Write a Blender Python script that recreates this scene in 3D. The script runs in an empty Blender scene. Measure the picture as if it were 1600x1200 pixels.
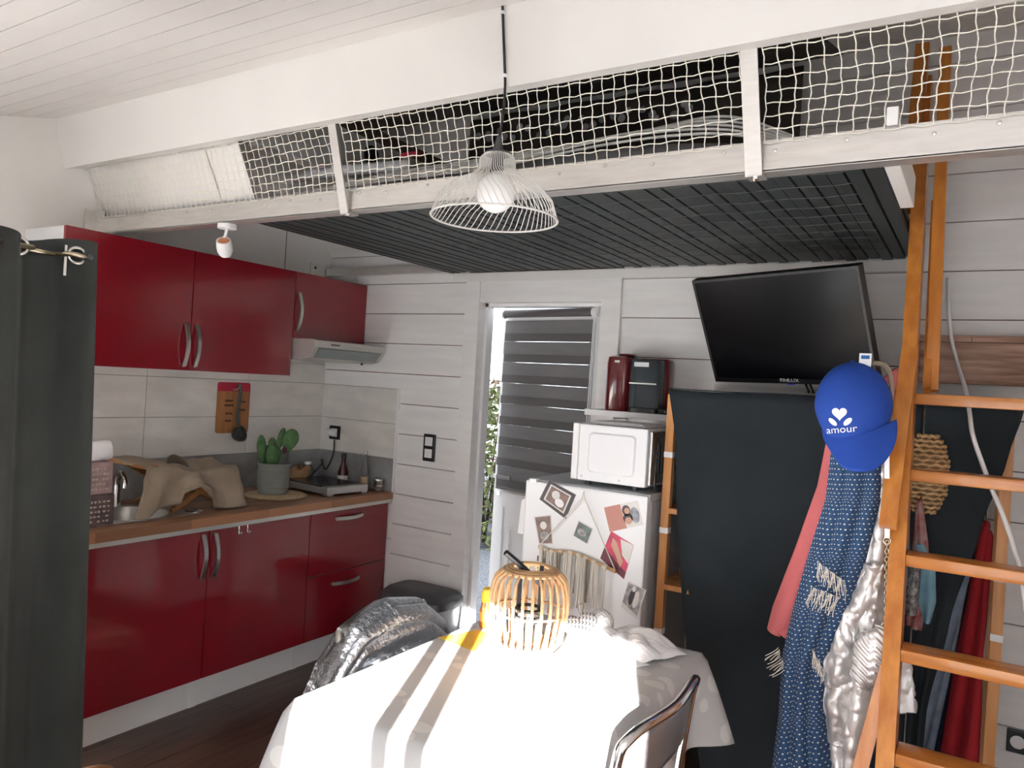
import bpy, bmesh, math, random
from mathutils import Vector, Matrix, noise
random.seed(7)
SC = bpy.context.scene
COL = SC.collection
PI = math.pi
R = math.radians

# ------------------------------------------------------------------ camera
YAW, PITCH, ROLL, FPX = .5562, -.0024, .06, 1180.0
CAM = Vector((3.52, 0.0, 1.56))
fw = Vector((-math.sin(YAW)*math.cos(PITCH), math.cos(YAW)*math.cos(PITCH), math.sin(PITCH)))
r0 = fw.cross(Vector((0, 0, 1))).normalized(); u0 = r0.cross(fw)
RT = r0*math.cos(ROLL) + u0*math.sin(ROLL); UP = u0*math.cos(ROLL) - r0*math.sin(ROLL)
cam = bpy.data.objects.new('camera', bpy.data.cameras.new('camera'))
cam.data.sensor_width = 36.0; cam.data.lens = FPX/1600*36.0; cam.data.clip_start = .05
cam.matrix_world = Matrix(((RT.x, UP.x, -fw.x, CAM.x), (RT.y, UP.y, -fw.y, CAM.y), (RT.z, UP.z, -fw.z, CAM.z), (0, 0, 0, 1)))
COL.objects.link(cam); SC.camera = cam

# ------------------------------------------------------------------ light
SUN_EL = R(19.5); SUN_DIR = Vector((.42*math.cos(SUN_EL), -.907*math.cos(SUN_EL), math.sin(SUN_EL))).normalized()
world = bpy.data.worlds.new('sky'); SC.world = world; world.use_nodes = True
wn = world.node_tree.nodes; wl = world.node_tree.links
wn['Background'].inputs[0].default_value = (.86, .93, 1.0, 1); wn['Background'].inputs[1].default_value = 2.4   # hazy bright sky
sl = bpy.data.lights.new('sun', 'SUN'); sl.energy = 62.0; sl.angle = R(.6); sl.color = (1, 1, 1)
so = bpy.data.objects.new('sun', sl); COL.objects.link(so)
so.rotation_euler = SUN_DIR.to_track_quat('Z', 'Y').to_euler(); so.location = (6, -6, 6)
SC.view_settings.view_transform = 'Standard'; SC.view_settings.look = 'None'
SC.view_settings.gamma = 1.0; SC.view_settings.use_curve_mapping = False
SC.view_settings.exposure = 1.18
SC.cycles.max_bounces = 10; SC.cycles.diffuse_bounces = 7; SC.cycles.transparent_max_bounces = 12
SC.cycles.caustics_reflective = False; SC.cycles.caustics_refractive = False
SC.cycles.sample_clamp_indirect = 8.0

# room sizes
YB = 3.426; YF = -.62; XR = 4.3
WIN = (3.02, 3.99, .06, 1.905)         # window in the front wall: x0 x1 z0 z1
WFILL = (.12, .95, .45, 1.25)              # unseen window added behind the curtain to brighten the kitchen, same wall
def roof(y): return 2.595 + .257*(y-1.728)
def portal(name, loc, rot, sx, sy):
    l = bpy.data.lights.new(name, 'AREA'); l.shape = 'RECTANGLE'; l.size = sx; l.size_y = sy; l.cycles.is_portal = True
    o = bpy.data.objects.new(name, l); o.location = loc; o.rotation_euler = rot; COL.objects.link(o)
portal('added_window_portal', ((WFILL[0]+WFILL[1])/2, YF-.12, (WFILL[2]+WFILL[3])/2), (R(90), 0, 0), WFILL[1]-WFILL[0], WFILL[3]-WFILL[2])  # sky portal for the added fill window
portal('window_portal', ((WIN[0]+WIN[1])/2, YF-.12, (WIN[2]+WIN[3])/2), (R(90), 0, 0), WIN[1]-WIN[0], WIN[3]-WIN[2])

# ------------------------------------------------------------------ helpers
def at(px, py, Y=None, X=None, Z=None):
    d = RT*((px-800)/FPX) + UP*(-(py-600)/FPX) + fw
    t = (Y-CAM.y)/d.y if Y is not None else (X-CAM.x)/d.x if X is not None else (Z-CAM.z)/d.z
    return CAM + d*t
MATS = {}
def mat(name, col, rough=.6, metal=0., var=0., vscale=6., bump=0., bscale=60., stretch=(1, 1, 1), coat=0., spec=.5, trans=0., ior=1.45, sheen=0., col2=None):
    m = bpy.data.materials.new(name); m.use_nodes = True
    nt = m.node_tree; b = nt.nodes['Principled BSDF']; L = nt.links
    c = (*col, 1); b.inputs['Base Color'].default_value = c
    b.inputs['Roughness'].default_value = rough; b.inputs['Metallic'].default_value = metal
    b.inputs['Coat Weight'].default_value = coat; b.inputs['Specular IOR Level'].default_value = spec
    b.inputs['Transmission Weight'].default_value = trans; b.inputs['IOR'].default_value = ior
    b.inputs['Sheen Weight'].default_value = sheen; b.inputs['Coat Roughness'].default_value = .05
    tc = nt.nodes.new('ShaderNodeTexCoord'); mp = nt.nodes.new('ShaderNodeMapping'); mp.inputs['Scale'].default_value = stretch
    L.new(tc.outputs['Object'], mp.inputs[0])
    if var > 0 or col2:
        n = nt.nodes.new('ShaderNodeTexNoise'); n.inputs['Scale'].default_value = vscale; n.inputs['Detail'].default_value = 5
        L.new(mp.outputs[0], n.inputs['Vector'])
        mx = nt.nodes.new('ShaderNodeMix'); mx.data_type = 'RGBA'
        k = nt.nodes.new('ShaderNodeMapRange'); k.inputs[1].default_value = .32; k.inputs[2].default_value = .68
        L.new(n.outputs[0], k.inputs[0]); L.new(k.outputs[0], mx.inputs[0])
        a = col2 or tuple(max(0, x*(1-var)) for x in col)
        bb = col if col2 else tuple(min(1, x*(1+var)) for x in col)
        mx.inputs[6].default_value = (*a, 1); mx.inputs[7].default_value = (*bb, 1)
        L.new(mx.outputs[2], b.inputs['Base Color'])
    if bump > 0:
        n2 = nt.nodes.new('ShaderNodeTexNoise'); n2.inputs['Scale'].default_value = bscale; n2.inputs['Detail'].default_value = 4
        L.new(mp.outputs[0], n2.inputs['Vector'])
        bp = nt.nodes.new('ShaderNodeBump'); bp.inputs['Strength'].default_value = bump; bp.inputs['Distance'].default_value = .01
        L.new(n2.outputs[0], bp.inputs['Height']); L.new(bp.outputs[0], b.inputs['Normal'])
    MATS[name] = m; return m
def wood(name, c1, c2, axis=0, scale=3., rough=.35, coat=0., bump=.08):
    st = [14, 14, 14]; st[axis] = 1.2
    return mat(name, c2, rough, var=.0, col2=c1, vscale=scale, stretch=tuple(st), bump=bump, bscale=8, coat=coat)
class MB:
    def __init__(s): s.v = []; s.f = []
    def add(s, v, f):
        o = len(s.v); s.v += [tuple(x) for x in v]; s.f += [tuple(i+o for i in q) for q in f]; return s
    def box(s, x0, x1, y0, y1, z0, z1, bev=0.):
        if bev <= 0:
            v = [(x, y, z) for z in (z0, z1) for y in (y0, y1) for x in (x0, x1)]
            return s.add(v, [(0, 2, 3, 1), (4, 5, 7, 6), (0, 1, 5, 4), (2, 6, 7, 3), (0, 4, 6, 2), (1, 3, 7, 5)])
        bm = bmesh.new(); bmesh.ops.create_cube(bm, size=1)
        for q in bm.verts: q.co = ((x0+x1)/2+q.co.x*(x1-x0), (y0+y1)/2+q.co.y*(y1-y0), (z0+z1)/2+q.co.z*(z1-z0))
        bmesh.ops.bevel(bm, geom=bm.edges[:], offset=bev, segments=2, affect='EDGES', profile=.6)
        bm.verts.index_update()
        s.add([q.co[:] for q in bm.verts], [tuple(q.index for q in f.verts) for f in bm.faces]); bm.free(); return s
    def obox(s, a, b, w, h, up=(0, 0, 1)):      # bar from a to b, section w x h (h along up)
        a = Vector(a); b = Vector(b); d = (b-a).normalized(); up = Vector(up)
        sd = d.cross(up)
        if sd.length < 1e-4: sd = d.cross(Vector((0, 1, 0)))
        sd.normalize(); u = sd.cross(d)
        v = [p + sd*(i*w/2) + u*(j*h/2) for p in (a, b) for j in (-1, 1) for i in (-1, 1)]
        return s.add(v, [(0, 1, 3, 2), (4, 6, 7, 5), (0, 4, 5, 1), (2, 3, 7, 6), (0, 2, 6, 4), (1, 5, 7, 3)])
    def tube(s, pts, r, n=8, closed=False, cap=True):
        pts = [Vector(p) for p in pts]; m = len(pts); rs = r if isinstance(r, (list, tuple)) else [r]*m
        prev = None; vs = []
        for i, p in enumerate(pts):
            a = pts[(i-1) % m] if (closed or i > 0) else p; b = pts[(i+1) % m] if (closed or i < m-1) else p
            d = (b-a).normalized() if (b-a).length > 1e-9 else Vector((0, 0, 1))
            if prev is None:
                u = d.cross(Vector((0, 0, 1)))
                if u.length < .05: u = d.cross(Vector((0, 1, 0)))
            else: u = prev - d*prev.dot(d)
            u.normalize(); prev = u; w = d.cross(u)
            for k in range(n):
                t = 2*PI*k/n; vs.append(p + (u*math.cos(t)+w*math.sin(t))*rs[i])
        fs = []
        for i in range(m if closed else m-1):
            j = (i+1) % m
            for k in range(n): fs.append((i*n+k, i*n+(k+1) % n, j*n+(k+1) % n, j*n+k))
        if cap and not closed: fs.append(tuple(range(n))[::-1]); fs.append(tuple((m-1)*n+k for k in range(n)))
        return s.add(vs, fs)
    def lathe(s, c, prof, n=24, ax=None, sx=1., sy=1., cap=True):
        vs = []
        for r, z in prof:
            for k in range(n): t = 2*PI*k/n; vs.append((r*math.cos(t)*sx, r*math.sin(t)*sy, z))
        fs = []
        for i in range(len(prof)-1):
            for k in range(n): fs.append((i*n+k, i*n+(k+1) % n, (i+1)*n+(k+1) % n, (i+1)*n+k))
        if cap:
            fs.append(tuple(range(n))[::-1]); fs.append(tuple((len(prof)-1)*n+k for k in range(n)))
        M = Matrix.Identity(3) if ax is None else Vector(ax).normalized().to_track_quat('Z', 'Y').to_matrix()
        return s.add([Vector(c)+M @ Vector(v) for v in vs], fs)
    def ball(s, c, rx, ry=None, rz=None, n=16, m=10):
        ry = ry or rx; rz = rz or rx
        vs = [(c[0], c[1], c[2]-rz)]
        for i in range(1, m):
            a = -PI/2+PI*i/m
            for k in range(n): t = 2*PI*k/n; vs.append((c[0]+rx*math.cos(a)*math.cos(t), c[1]+ry*math.cos(a)*math.sin(t), c[2]+rz*math.sin(a)))
        vs.append((c[0], c[1], c[2]+rz)); fs = []
        for k in range(n): fs.append((0, 1+(k+1) % n, 1+k))
        for i in range(m-2):
            for k in range(n): fs.append((1+i*n+k, 1+i*n+(k+1) % n, 1+(i+1)*n+(k+1) % n, 1+(i+1)*n+k))
        b = 1+(m-2)*n; e = len(vs)-1
        for k in range(n): fs.append((b+k, b+(k+1) % n, e))
        return s.add(vs, fs)
    def grid(s, fn, nu, nv):
        vs = [fn(i/nu, j/nv) for j in range(nv+1) for i in range(nu+1)]
        return s.add(vs, [(j*(nu+1)+i, j*(nu+1)+i+1, (j+1)*(nu+1)+i+1, (j+1)*(nu+1)+i) for j in range(nv) for i in range(nu)])
    def ngonprism(s, pts, d):                    # polygon pts (3d) extruded by vector d
        d = Vector(d); n = len(pts); pts = [Vector(p) for p in pts]
        return s.add(pts+[p+d for p in pts], [tuple(range(n))[::-1], tuple(range(n, 2*n))]+[(i, (i+1) % n, n+(i+1) % n, n+i) for i in range(n)])
ORG = {}
def obj(name, mb, m, parent=None, smooth=False, solid=0., recalc=True):
    me = bpy.data.meshes.new(name)
    if parent is None:
        xs = [p[0] for p in mb.v]; ys = [p[1] for p in mb.v]; zs = [p[2] for p in mb.v]
        o0 = Vector(((min(xs)+max(xs))/2, (min(ys)+max(ys))/2, min(zs)))
    else: o0 = ORG[parent.name]
    me.from_pydata([(p[0]-o0.x, p[1]-o0.y, p[2]-o0.z) for p in mb.v], [], mb.f)
    if recalc:
        bm = bmesh.new(); bm.from_mesh(me); bmesh.ops.recalc_face_normals(bm, faces=bm.faces[:]); bm.to_mesh(me); bm.free()
    if smooth: me.shade_smooth()
    me.materials.append(MATS[m] if isinstance(m, str) else m)
    o = bpy.data.objects.new(name, me); COL.objects.link(o)
    if parent is None: o.location = o0
    else: o.parent = parent
    ORG[o.name] = o0
    if smooth and smooth == 'auto': me.set_sharp_from_angle(angle=R(40))
    if solid:
        q = o.modifiers.new('thickness', 'SOLIDIFY'); q.thickness = solid; q.offset = 0
    return o
def tag(o, label=None, cat=None, group=None, kind=None):
    if label: o['label'] = label
    if cat: o['category'] = cat
    if group: o['group'] = group
    if kind: o['kind'] = kind
    return o
def thing(name, label, cat, loc, group=None):
    o = bpy.data.objects.new(name, None); COL.objects.link(o); o.location = loc; o.empty_display_size = .05
    ORG[o.name] = Vector(loc); return tag(o, label, cat, group)
def struct(o): o['kind'] = 'structure'; return o
def share(src, name, loc, parent):               # same mesh at another place (loc is an offset in the parent's frame)
    o = bpy.data.objects.new(name, src.data); COL.objects.link(o); o.parent = parent; o.location = loc; ORG[o.name] = ORG[src.name]; return o
def bez(p0, p1, p2, p3, n=12):
    p0, p1, p2, p3 = map(Vector, (p0, p1, p2, p3)); out = []
    for i in range(n+1):
        t = i/n; out.append(p0*(1-t)**3+p1*3*t*(1-t)**2+p2*3*t*t*(1-t)+p3*t**3)
    return out
def smoothpath(pts, n=6):
    pts = [Vector(p) for p in pts]; out = []
    for i in range(len(pts)-1):
        a = pts[max(i-1, 0)]; b = pts[i]; c = pts[i+1]; d = pts[min(i+2, len(pts)-1)]
        for k in range(n):
            t = k/n
            out.append(.5*((2*b)+(c-a)*t+(2*a-5*b+4*c-d)*t*t+(3*b-a-3*c+d)*t**3))
    return out+[pts[-1]]
def textmesh(s, size):
    cu = bpy.data.curves.new('t', 'FONT'); cu.body = s; cu.size = size; cu.align_x = 'CENTER'; cu.resolution_u = 3
    o = bpy.data.objects.new('t', cu); COL.objects.link(o)
    me = bpy.data.meshes.new_from_object(o.evaluated_get(bpy.context.evaluated_depsgraph_get()))
    v = [p.co[:] for p in me.vertices]; f = [tuple(p.vertices) for p in me.polygons]
    bpy.data.objects.remove(o); bpy.data.meshes.remove(me); bpy.data.curves.remove(cu); return v, f
def lerp(a, b, t): return a+(b-a)*t
def prof(pts, t):                                # piecewise-linear lookup of pts [(t, value...)]
    for i in range(len(pts)-1):
        if t <= pts[i+1][0]:
            k = (t-pts[i][0])/max(1e-9, pts[i+1][0]-pts[i][0]); k = k*k*(3-2*k)*.5+k*.5
            return [lerp(a, b, k) for a, b in zip(pts[i][1:], pts[i+1][1:])]
    return list(pts[-1][1:])
def N3(x, y, z): return noise.noise(Vector((x, y, z)))

# ------------------------------------------------------------------ materials
mat('white_plank', (.86, .85, .835), .45, var=.04, vscale=3, bump=.05, bscale=25, stretch=(1, 4, 8))
mat('white_plaster', (.86, .84, .815), .7, var=.03, vscale=2, bump=.04, bscale=40)
mat('white_ceiling', (.74, .715, .69), .5, var=.03, vscale=3, bump=.04, bscale=20)
mat('white_beam', (.80, .785, .755), .5, var=.03, vscale=2, bump=.06, bscale=15)
mat('gap_dark', (.16, .09, .06), .9)
mat('tile', (.74, .715, .68), .35, var=.09, vscale=5, bump=.03, stretch=(1, 1, 2.5))
mat('tile_grey', (.30, .305, .305), .4, var=.25, vscale=7)
mat('grout', (.38, .34, .31), .8)
wood('floor_wood', (.035, .018, .013), (.085, .045, .033), 1, 2.5, .28)
mat('red_gloss', (.235, .0085, .016), .17, coat=.6, var=.05)
mat('white_plastic', (.86, .86, .86), .4)
mat('white_carcass', (.74, .74, .74), .5)
mat('steel', (.62, .61, .58), .3, metal=1)
mat('aluminium', (.80, .78, .75), .38, metal=.85, var=.05, vscale=10, bump=.03, bscale=80, stretch=(1, 8, 8))
mat('chrome', (.75, .75, .75), .12, metal=1)
mat('curtain_grey', (.045, .049, .046), .95, spec=.1, var=.15, vscale=3, bump=.25, bscale=400, sheen=.1)
mat('lining_white', (.8, .78, .74), .9)
mat('brass', (.62, .54, .40), .3, metal=1)
mat('net_white', (.86, .83, .74), .8)
mat('slat_black', (.035, .041, .042), .5, var=.3, vscale=8, stretch=(30, .6, 1))
mat('slat_dark', (.02, .022, .024), .5)
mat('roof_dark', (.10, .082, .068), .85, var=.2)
mat('black_plastic', (.012, .012, .013), .35)
mat('black_gloss', (.004, .004, .005), .22, spec=.22)
mat('dark_grey_plastic', (.065, .065, .07), .5)
mat('wire_white', (.72, .71, .68), .5)
mat('bulb_white', (.88, .88, .87), .25)
wood('ladder_wood', (.48, .15, .022), (.68, .27, .05), 2, 2.2, .3, .3)
wood('tread_wood', (.43, .14, .022), (.66, .26, .05), 0, 2.2, .3, .3)
wood('rack_wood', (.45, .19, .06), (.66, .32, .12), 2, 2.5, .45)
wood('rough_wood', (.24, .125, .08), (.58, .38, .29), 0, 3., .7, 0, .5)
wood('mango_wood', (.22, .11, .05), (.36, .19, .09), 1, 2.5, .45)
wood('rack_dish', (.28, .12, .04), (.42, .2, .07), 0, 3, .5)
mat('fabric_dark', (.028, .034, .039), .95, spec=.1, var=.12, vscale=4, bump=.3, bscale=500)
mat('linen', (.34, .275, .205), .95, var=.1, vscale=8, bump=.4, bscale=300)
mat('pot_grey', (.25, .265, .235), .75, var=.1, vscale=12)
mat('soil', (.02, .013, .01), .95)
mat('cactus', (.075, .17, .06), .6, var=.3, vscale=25, bump=.25, bscale=120)
mat('cactus_fruit', (.09, .012, .02), .6)
mat('straw_mat', (.60, .46, .29), .85, var=.15, vscale=40)
mat('straw', (.52, .33, .16), .8, var=.25, vscale=60)
mat('paper_brown', (.34, .20, .10), .85, var=.15, vscale=12)
mat('glass', (.9, .93, .93), .06, trans=.95, ior=1.3)
mat('tank_glass', (.16, .19, .21), .08, trans=.6, ior=1.2)
mat('sauce', (.05, .008, .008), .15)
mat('paper_white', (.86, .86, .87), .7)
mat('red_label', (.45, .02, .05), .5)
wood('board_wood', (.30, .12, .04), (.42, .19, .07), 2, 3, .5)
mat('ladle_grey', (.045, .05, .045), .45)
mat('burgundy', (.14, .012, .014), .18, coat=.4)
mat('mauve', (.40, .28, .28), .7, var=.2, vscale=22)
mat('mauve_dark', (.14, .10, .105), .7, var=.35, vscale=26)
mat('cream_dots', (.56, .50, .42), .6)
mat('yellow', (.85, .55, .05), .6)
mat('amber', (.55, .18, .03), .15)
mat('rattan', (.56, .34, .17), .5, var=.2, vscale=30)
mat('candle', (.8, .72, .55), .5)
mat('puffer_grey', (.27, .275, .29), .27, metal=1.0, bump=.6, bscale=60)
mat('puffer_silver', (.76, .74, .73), .42, metal=.6, bump=.55, bscale=26, stretch=(1, 1, .5)); mat('bag_silver', (.68, .66, .65), .36, metal=.75)
mat('coral', (.58, .145, .15), .9, bump=.3, bscale=300, var=.08)
mat('cap_blue', (.012, .062, .36), .75, bump=.2, bscale=500, var=.06)
mat('print_white', (.88, .88, .88), .6)
mat('tv_blue', (.05, .1, .8), .4)
mat('navy', (.012, .02, .045), .9, var=.2)
mat('denim', (.15, .19, .25), .9, var=.2, vscale=20)
mat('cardigan_red', (.34, .012, .018), .9, bump=.3, bscale=250)
mat('floral', (.42, .30, .29), .85, col2=(.30, .06, .05), vscale=30)
mat('sky_cloth', (.16, .30, .37), .85, var=.25, vscale=14)
mat('check_cloth', (.5, .48, .46), .85, col2=(.02, .02, .025), vscale=70)
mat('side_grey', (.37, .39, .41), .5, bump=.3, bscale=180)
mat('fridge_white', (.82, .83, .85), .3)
mat('blind_grey', (.20, .195, .20), .85, var=.06, stretch=(1, 1, 6))
mat('blind_dark', (.125, .118, .118), .85)
mat('photo_pink', (.50, .23, .18), .4)
mat('photo_dark', (.05, .04, .045), .4)
mat('photo_grey', (.33, .32, .32), .4, var=.5, vscale=35)
mat('photo_light', (.70, .68, .66), .4)
mat('photo_brown', (.20, .13, .105), .4, var=.4, vscale=30)
mat('photo_skin', (.55, .30, .22), .4)
mat('photo_red', (.55, .05, .11), .4, var=.4, vscale=18)
mat('photo_wine', (.12, .015, .03), .4)
mat('shoe_tan', (.34, .17, .08), .7)
mat('leaf', (.13, .15, .055), .7, var=.5, vscale=3)
mat('leaf_red', (.20, .13, .085), .7, var=.4, vscale=3)
mat('gravel', (.17, .175, .19), .95, col2=(.05, .05, .055), vscale=60, bump=.9, bscale=60)
mat('yarn', (.70, .66, .58), .9); mat('yarn_dark', (.26, .22, .17), .9); mat('pompom', (.82, .80, .78), .95, bump=1, bscale=120)
mat('pink_toy', (.62, .33, .27), .9)

def wave_cloth(name, base, dark, kind):
    m = mat(name, base, .9); nt = m.node_tree; L = nt.links; b = nt.nodes['Principled BSDF']
    tc = nt.nodes.new('ShaderNodeTexCoord'); sp = nt.nodes.new('ShaderNodeSeparateXYZ'); L.new(tc.outputs['UV'], sp.inputs[0])
    def mth(op, a, bb=None):
        q = nt.nodes.new('ShaderNodeMath'); q.operation = op
        for i, x in enumerate((a, bb)):
            if x is None: continue
            if isinstance(x, (int, float)): q.inputs[i].default_value = x
            else: L.new(x, q.inputs[i])
        return q.outputs[0]
    return m, nt, L, b, sp, mth
# scarf: rows of small cream dots printed along the cloth (uses the sheet's own UV in metres)
m, nt, L, b, sp, mth = wave_cloth('scarf_blue', (.022, .055, .135), None, 0)
row = mth('FLOOR', mth('DIVIDE', sp.outputs[1], .0125))
u = mth('ADD', mth('DIVIDE', sp.outputs[0], .0105), mth('MULTIPLY', row, .5))
fu = mth('SUBTRACT', mth('FRACT', u), .5); fv = mth('SUBTRACT', mth('FRACT', mth('DIVIDE', sp.outputs[1], .0125)), .5)
d2 = mth('ADD', mth('MULTIPLY', fu, fu), mth('MULTIPLY', mth('MULTIPLY', fv, fv), 2.2)); k = mth('LESS_THAN', d2, .034)
mx = nt.nodes.new('ShaderNodeMix'); mx.data_type = 'RGBA'; mx.inputs[6].default_value = (.026, .068, .155, 1); mx.inputs[7].default_value = (.74, .72, .62, 1)
L.new(k, mx.inputs[0]); L.new(mx.outputs[2], b.inputs['Base Color'])
# tablecloth: pale grey with lighter leaf shapes
m, nt, L, b, sp, mth = wave_cloth('tablecloth', (.62, .60, .57), None, 0)
tc2 = nt.nodes.new('ShaderNodeTexCoord'); mp = nt.nodes.new('ShaderNodeMapping'); mp.inputs['Scale'].default_value = (9, 14, 12); mp.inputs['Rotation'].default_value = (0, 0, .5)
L.new(tc2.outputs['Object'], mp.inputs[0]); vo = nt.nodes.new('ShaderNodeTexVoronoi'); vo.inputs['Scale'].default_value = 1; L.new(mp.outputs[0], vo.inputs['Vector'])
k = mth('LESS_THAN', vo.outputs['Distance'], .33)
mx = nt.nodes.new('ShaderNodeMix'); mx.data_type = 'RGBA'; mx.inputs[6].default_value = (.60, .60, .60, 1); mx.inputs[7].default_value = (.74, .735, .72, 1)
L.new(k, mx.inputs[0]); L.new(mx.outputs[2], b.inputs['Base Color']); b.inputs['Roughness'].default_value = .5
# heart cushion: rows of small chevrons
m, nt, L, b, sp, mth = wave_cloth('chevron_cloth', (.8, .8, .8), None, 0)
fv = mth('FRACT', mth('DIVIDE', sp.outputs[1], .017)); ab = mth('ABSOLUTE', mth('SUBTRACT', fv, .5))
fu = mth('FRACT', mth('ADD', mth('DIVIDE', sp.outputs[0], .011), mth('MULTIPLY', ab, 1.2)))
k = mth('MULTIPLY', mth('LESS_THAN', fu, .38), mth('LESS_THAN', ab, .36))
mx = nt.nodes.new('ShaderNodeMix'); mx.data_type = 'RGBA'; mx.inputs[6].default_value = (.80, .79, .77, 1); mx.inputs[7].default_value = (.13, .13, .14, 1)
L.new(k, mx.inputs[0]); L.new(mx.outputs[2], b.inputs['Base Color'])
# worktop: butcher block staves
m = mat('worktop_wood', (.36, .19, .10), .4); nt = m.node_tree; L = nt.links; b = nt.nodes['Principled BSDF']
tc = nt.nodes.new('ShaderNodeTexCoord'); mp = nt.nodes.new('ShaderNodeMapping'); mp.inputs['Rotation'].default_value = (0, 0, R(90))
L.new(tc.outputs['Object'], mp.inputs[0])
br = nt.nodes.new('ShaderNodeTexBrick'); br.inputs['Scale'].default_value = 1; br.inputs['Brick Width'].default_value = .42; br.inputs['Row Height'].default_value = .045
br.inputs['Mortar Size'].default_value = .0006; br.inputs['Color1'].default_value = (.44, .22, .115, 1); br.inputs['Color2'].default_value = (.24, .115, .06, 1); br.inputs['Mortar'].default_value = (.16, .08, .04, 1)
L.new(mp.outputs[0], br.inputs[0]); L.new(br.outputs[0], b.inputs['Base Color'])

# ================================================================== SETTING
# floor with planks running towards the back wall
fl = struct(tag(obj('floor', MB().box(0, XR, YF, YB, -.06, -.012), 'gap_dark'), 'dark brown wooden plank floor'))
pw = .145; src = None; i = 0; x = .002
while x < XR-.01:
    w = min(pw, XR-x)-.002
    off = (i*.53) % 1.3
    y0 = YF
    for y1 in [YF+.6+off, YF+.6+off+1.5, YB]:
        y1 = min(y1, YB)
        if y1-y0 < .05: continue
        obj('plank', MB().box(x, x+w, y0+.001, y1-.001, -.012, 0, 0), 'floor_wood', fl); y0 = y1
    x += pw; i += 1
# left wall
wl_ = struct(tag(obj('wall_left', MB().box(-.1, 0, YF, YB+.1, -.06, 3.4), 'white_plaster'), 'white painted plaster wall behind the kitchen units'))
obj('seam', MB().box(0, .0035, 3.05, 3.054, 2.1, 2.9), 'grout', wl_)
def tiles(parent, along, a0, a1, seams, rows, depth, base, matn):
    cuts = [a0]+[s for s in seams if a0 < s < a1]+[a1]
    for (z0, z1) in rows:
        for p, q in zip(cuts[:-1], cuts[1:]):
            g = .0018
            if along == 'y': mb = MB().box(base, base+depth, p+g, q-g, z0+g, z1-g)
            else: mb = MB().box(p+g, q-g, base-depth, base, z0+g, z1-g)
            obj('tile', mb, matn, parent)
obj('grout_bed', MB().box(0, .006, 1.45, YB, .87, 1.60), 'grout', wl_)
tiles(wl_, 'y', 1.45, YB-.012, [1.605, 2.222, 2.838], [(1.07, 1.277), (1.277, 1.481), (1.481, 1.60)], .012, 0, 'tile')
tiles(wl_, 'y', 1.45, YB-.012, [1.9, 2.53, 3.15], [(.877, 1.07)], .013, 0, 'tile_grey')
# back wall with door opening
DX0, DX1, DZ = 1.17, 1.90, 1.985
ho = .012; wb = MB(); wb.box(-.1, DX0-ho, YB, YB+.095, -.06, 3.4); wb.box(DX1+ho, XR+.1, YB, YB+.095, -.06, 3.4); wb.box(DX0-ho, DX1+ho, YB, YB+.095, DZ+ho, 3.4); wb.box(DX0-ho, DX1+ho, YB, YB+.095, -.06, -.001)
wbk = struct(tag(obj('wall_back', wb, 'gap_dark'), 'back wall clad in white horizontal planks'))
def plankrow(x0, x1, zs):
    for a, c in zip(zs[:-1], zs[1:]):
        t = .0022
        obj('plank', MB().box(x0, x1, YB-.014, YB+.001, a+t, c-t, 0), 'white_plank', wbk)
zl = [2.097-.1755*k for k in range(12)]; zl = [z for z in zl if z > .06]+[0.0]; zl = zl[::-1]+[2.27]
plankrow(.63, 1.075, [z for z in zl if z <= 2.27])
plankrow(0.0, .63, [1.3]+[z for z in zl if z > 1.45])
plankrow(0.0, .63, [0.0, .3, .6, .87])
zr = [1.717+.19*k for k in range(-9, 8)]; zr = [z for z in zr if z > .08]; zr = [0.0]+[z for z in zr if z < 2.2]
plankrow(2.005, XR, zr+[2.29])
plankrow(1.0, XR, [2.29, 2.48, 2.73, 2.92, 3.12]); plankrow(0, 1.0, [2.27, 3.12])
obj('grout_bed', MB().box(0.012, .628, YB-.02, YB-.013, .87, 1.48), 'grout', wbk)
tiles(wbk, 'x', .013, .625, [], [(1.07, 1.274), (1.274, 1.479)], .012, YB-.014, 'tile')
tiles(wbk, 'x', .013, .625, [], [(.877, 1.07)], .013, YB-.014, 'tile_grey')
obj('tile_edging', MB().box(.625, .637, YB-.03, YB-.013, .875, 1.482), 'white_plastic', wbk)
# right and front walls (beside and behind the photographer)
struct(tag(obj('wall_right', MB().box(XR, XR+.1, YF-.1, YB+.1, -.06, 3.4), 'white_plaster'), 'white wall beside the ladder'))
wf = MB(); xs = [-.1, WFILL[0], WFILL[1], WIN[0], WIN[1], XR+.1]
for i in (0, 2, 4): wf.box(xs[i], xs[i+1], YF-.1, YF, -.06, 2.2)
for w in (WFILL, WIN): wf.box(w[0], w[1], YF-.1, YF, -.06, w[2]); wf.box(w[0], w[1], YF-.1, YF, w[3], 2.2)
struct(tag(obj('wall_front', wf, 'white_plaster'), 'white wall with the sunny glazed door'))
struct(tag(obj('window_added', MB().box(WFILL[0]-.04, WFILL[0], YF-.03, YF+.02, WFILL[2]-.04, WFILL[3]+.04).box(WFILL[1], WFILL[1]+.04, YF-.03, YF+.02, WFILL[2]-.04, WFILL[3]+.04).box(WFILL[0], WFILL[1], YF-.03, YF+.02, WFILL[2]-.04, WFILL[2]).box(WFILL[0], WFILL[1], YF-.03, YF+.02, WFILL[3], WFILL[3]+.04), 'white_plastic'), 'unseen white framed window added behind the curtain to brighten the kitchen'))
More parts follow.
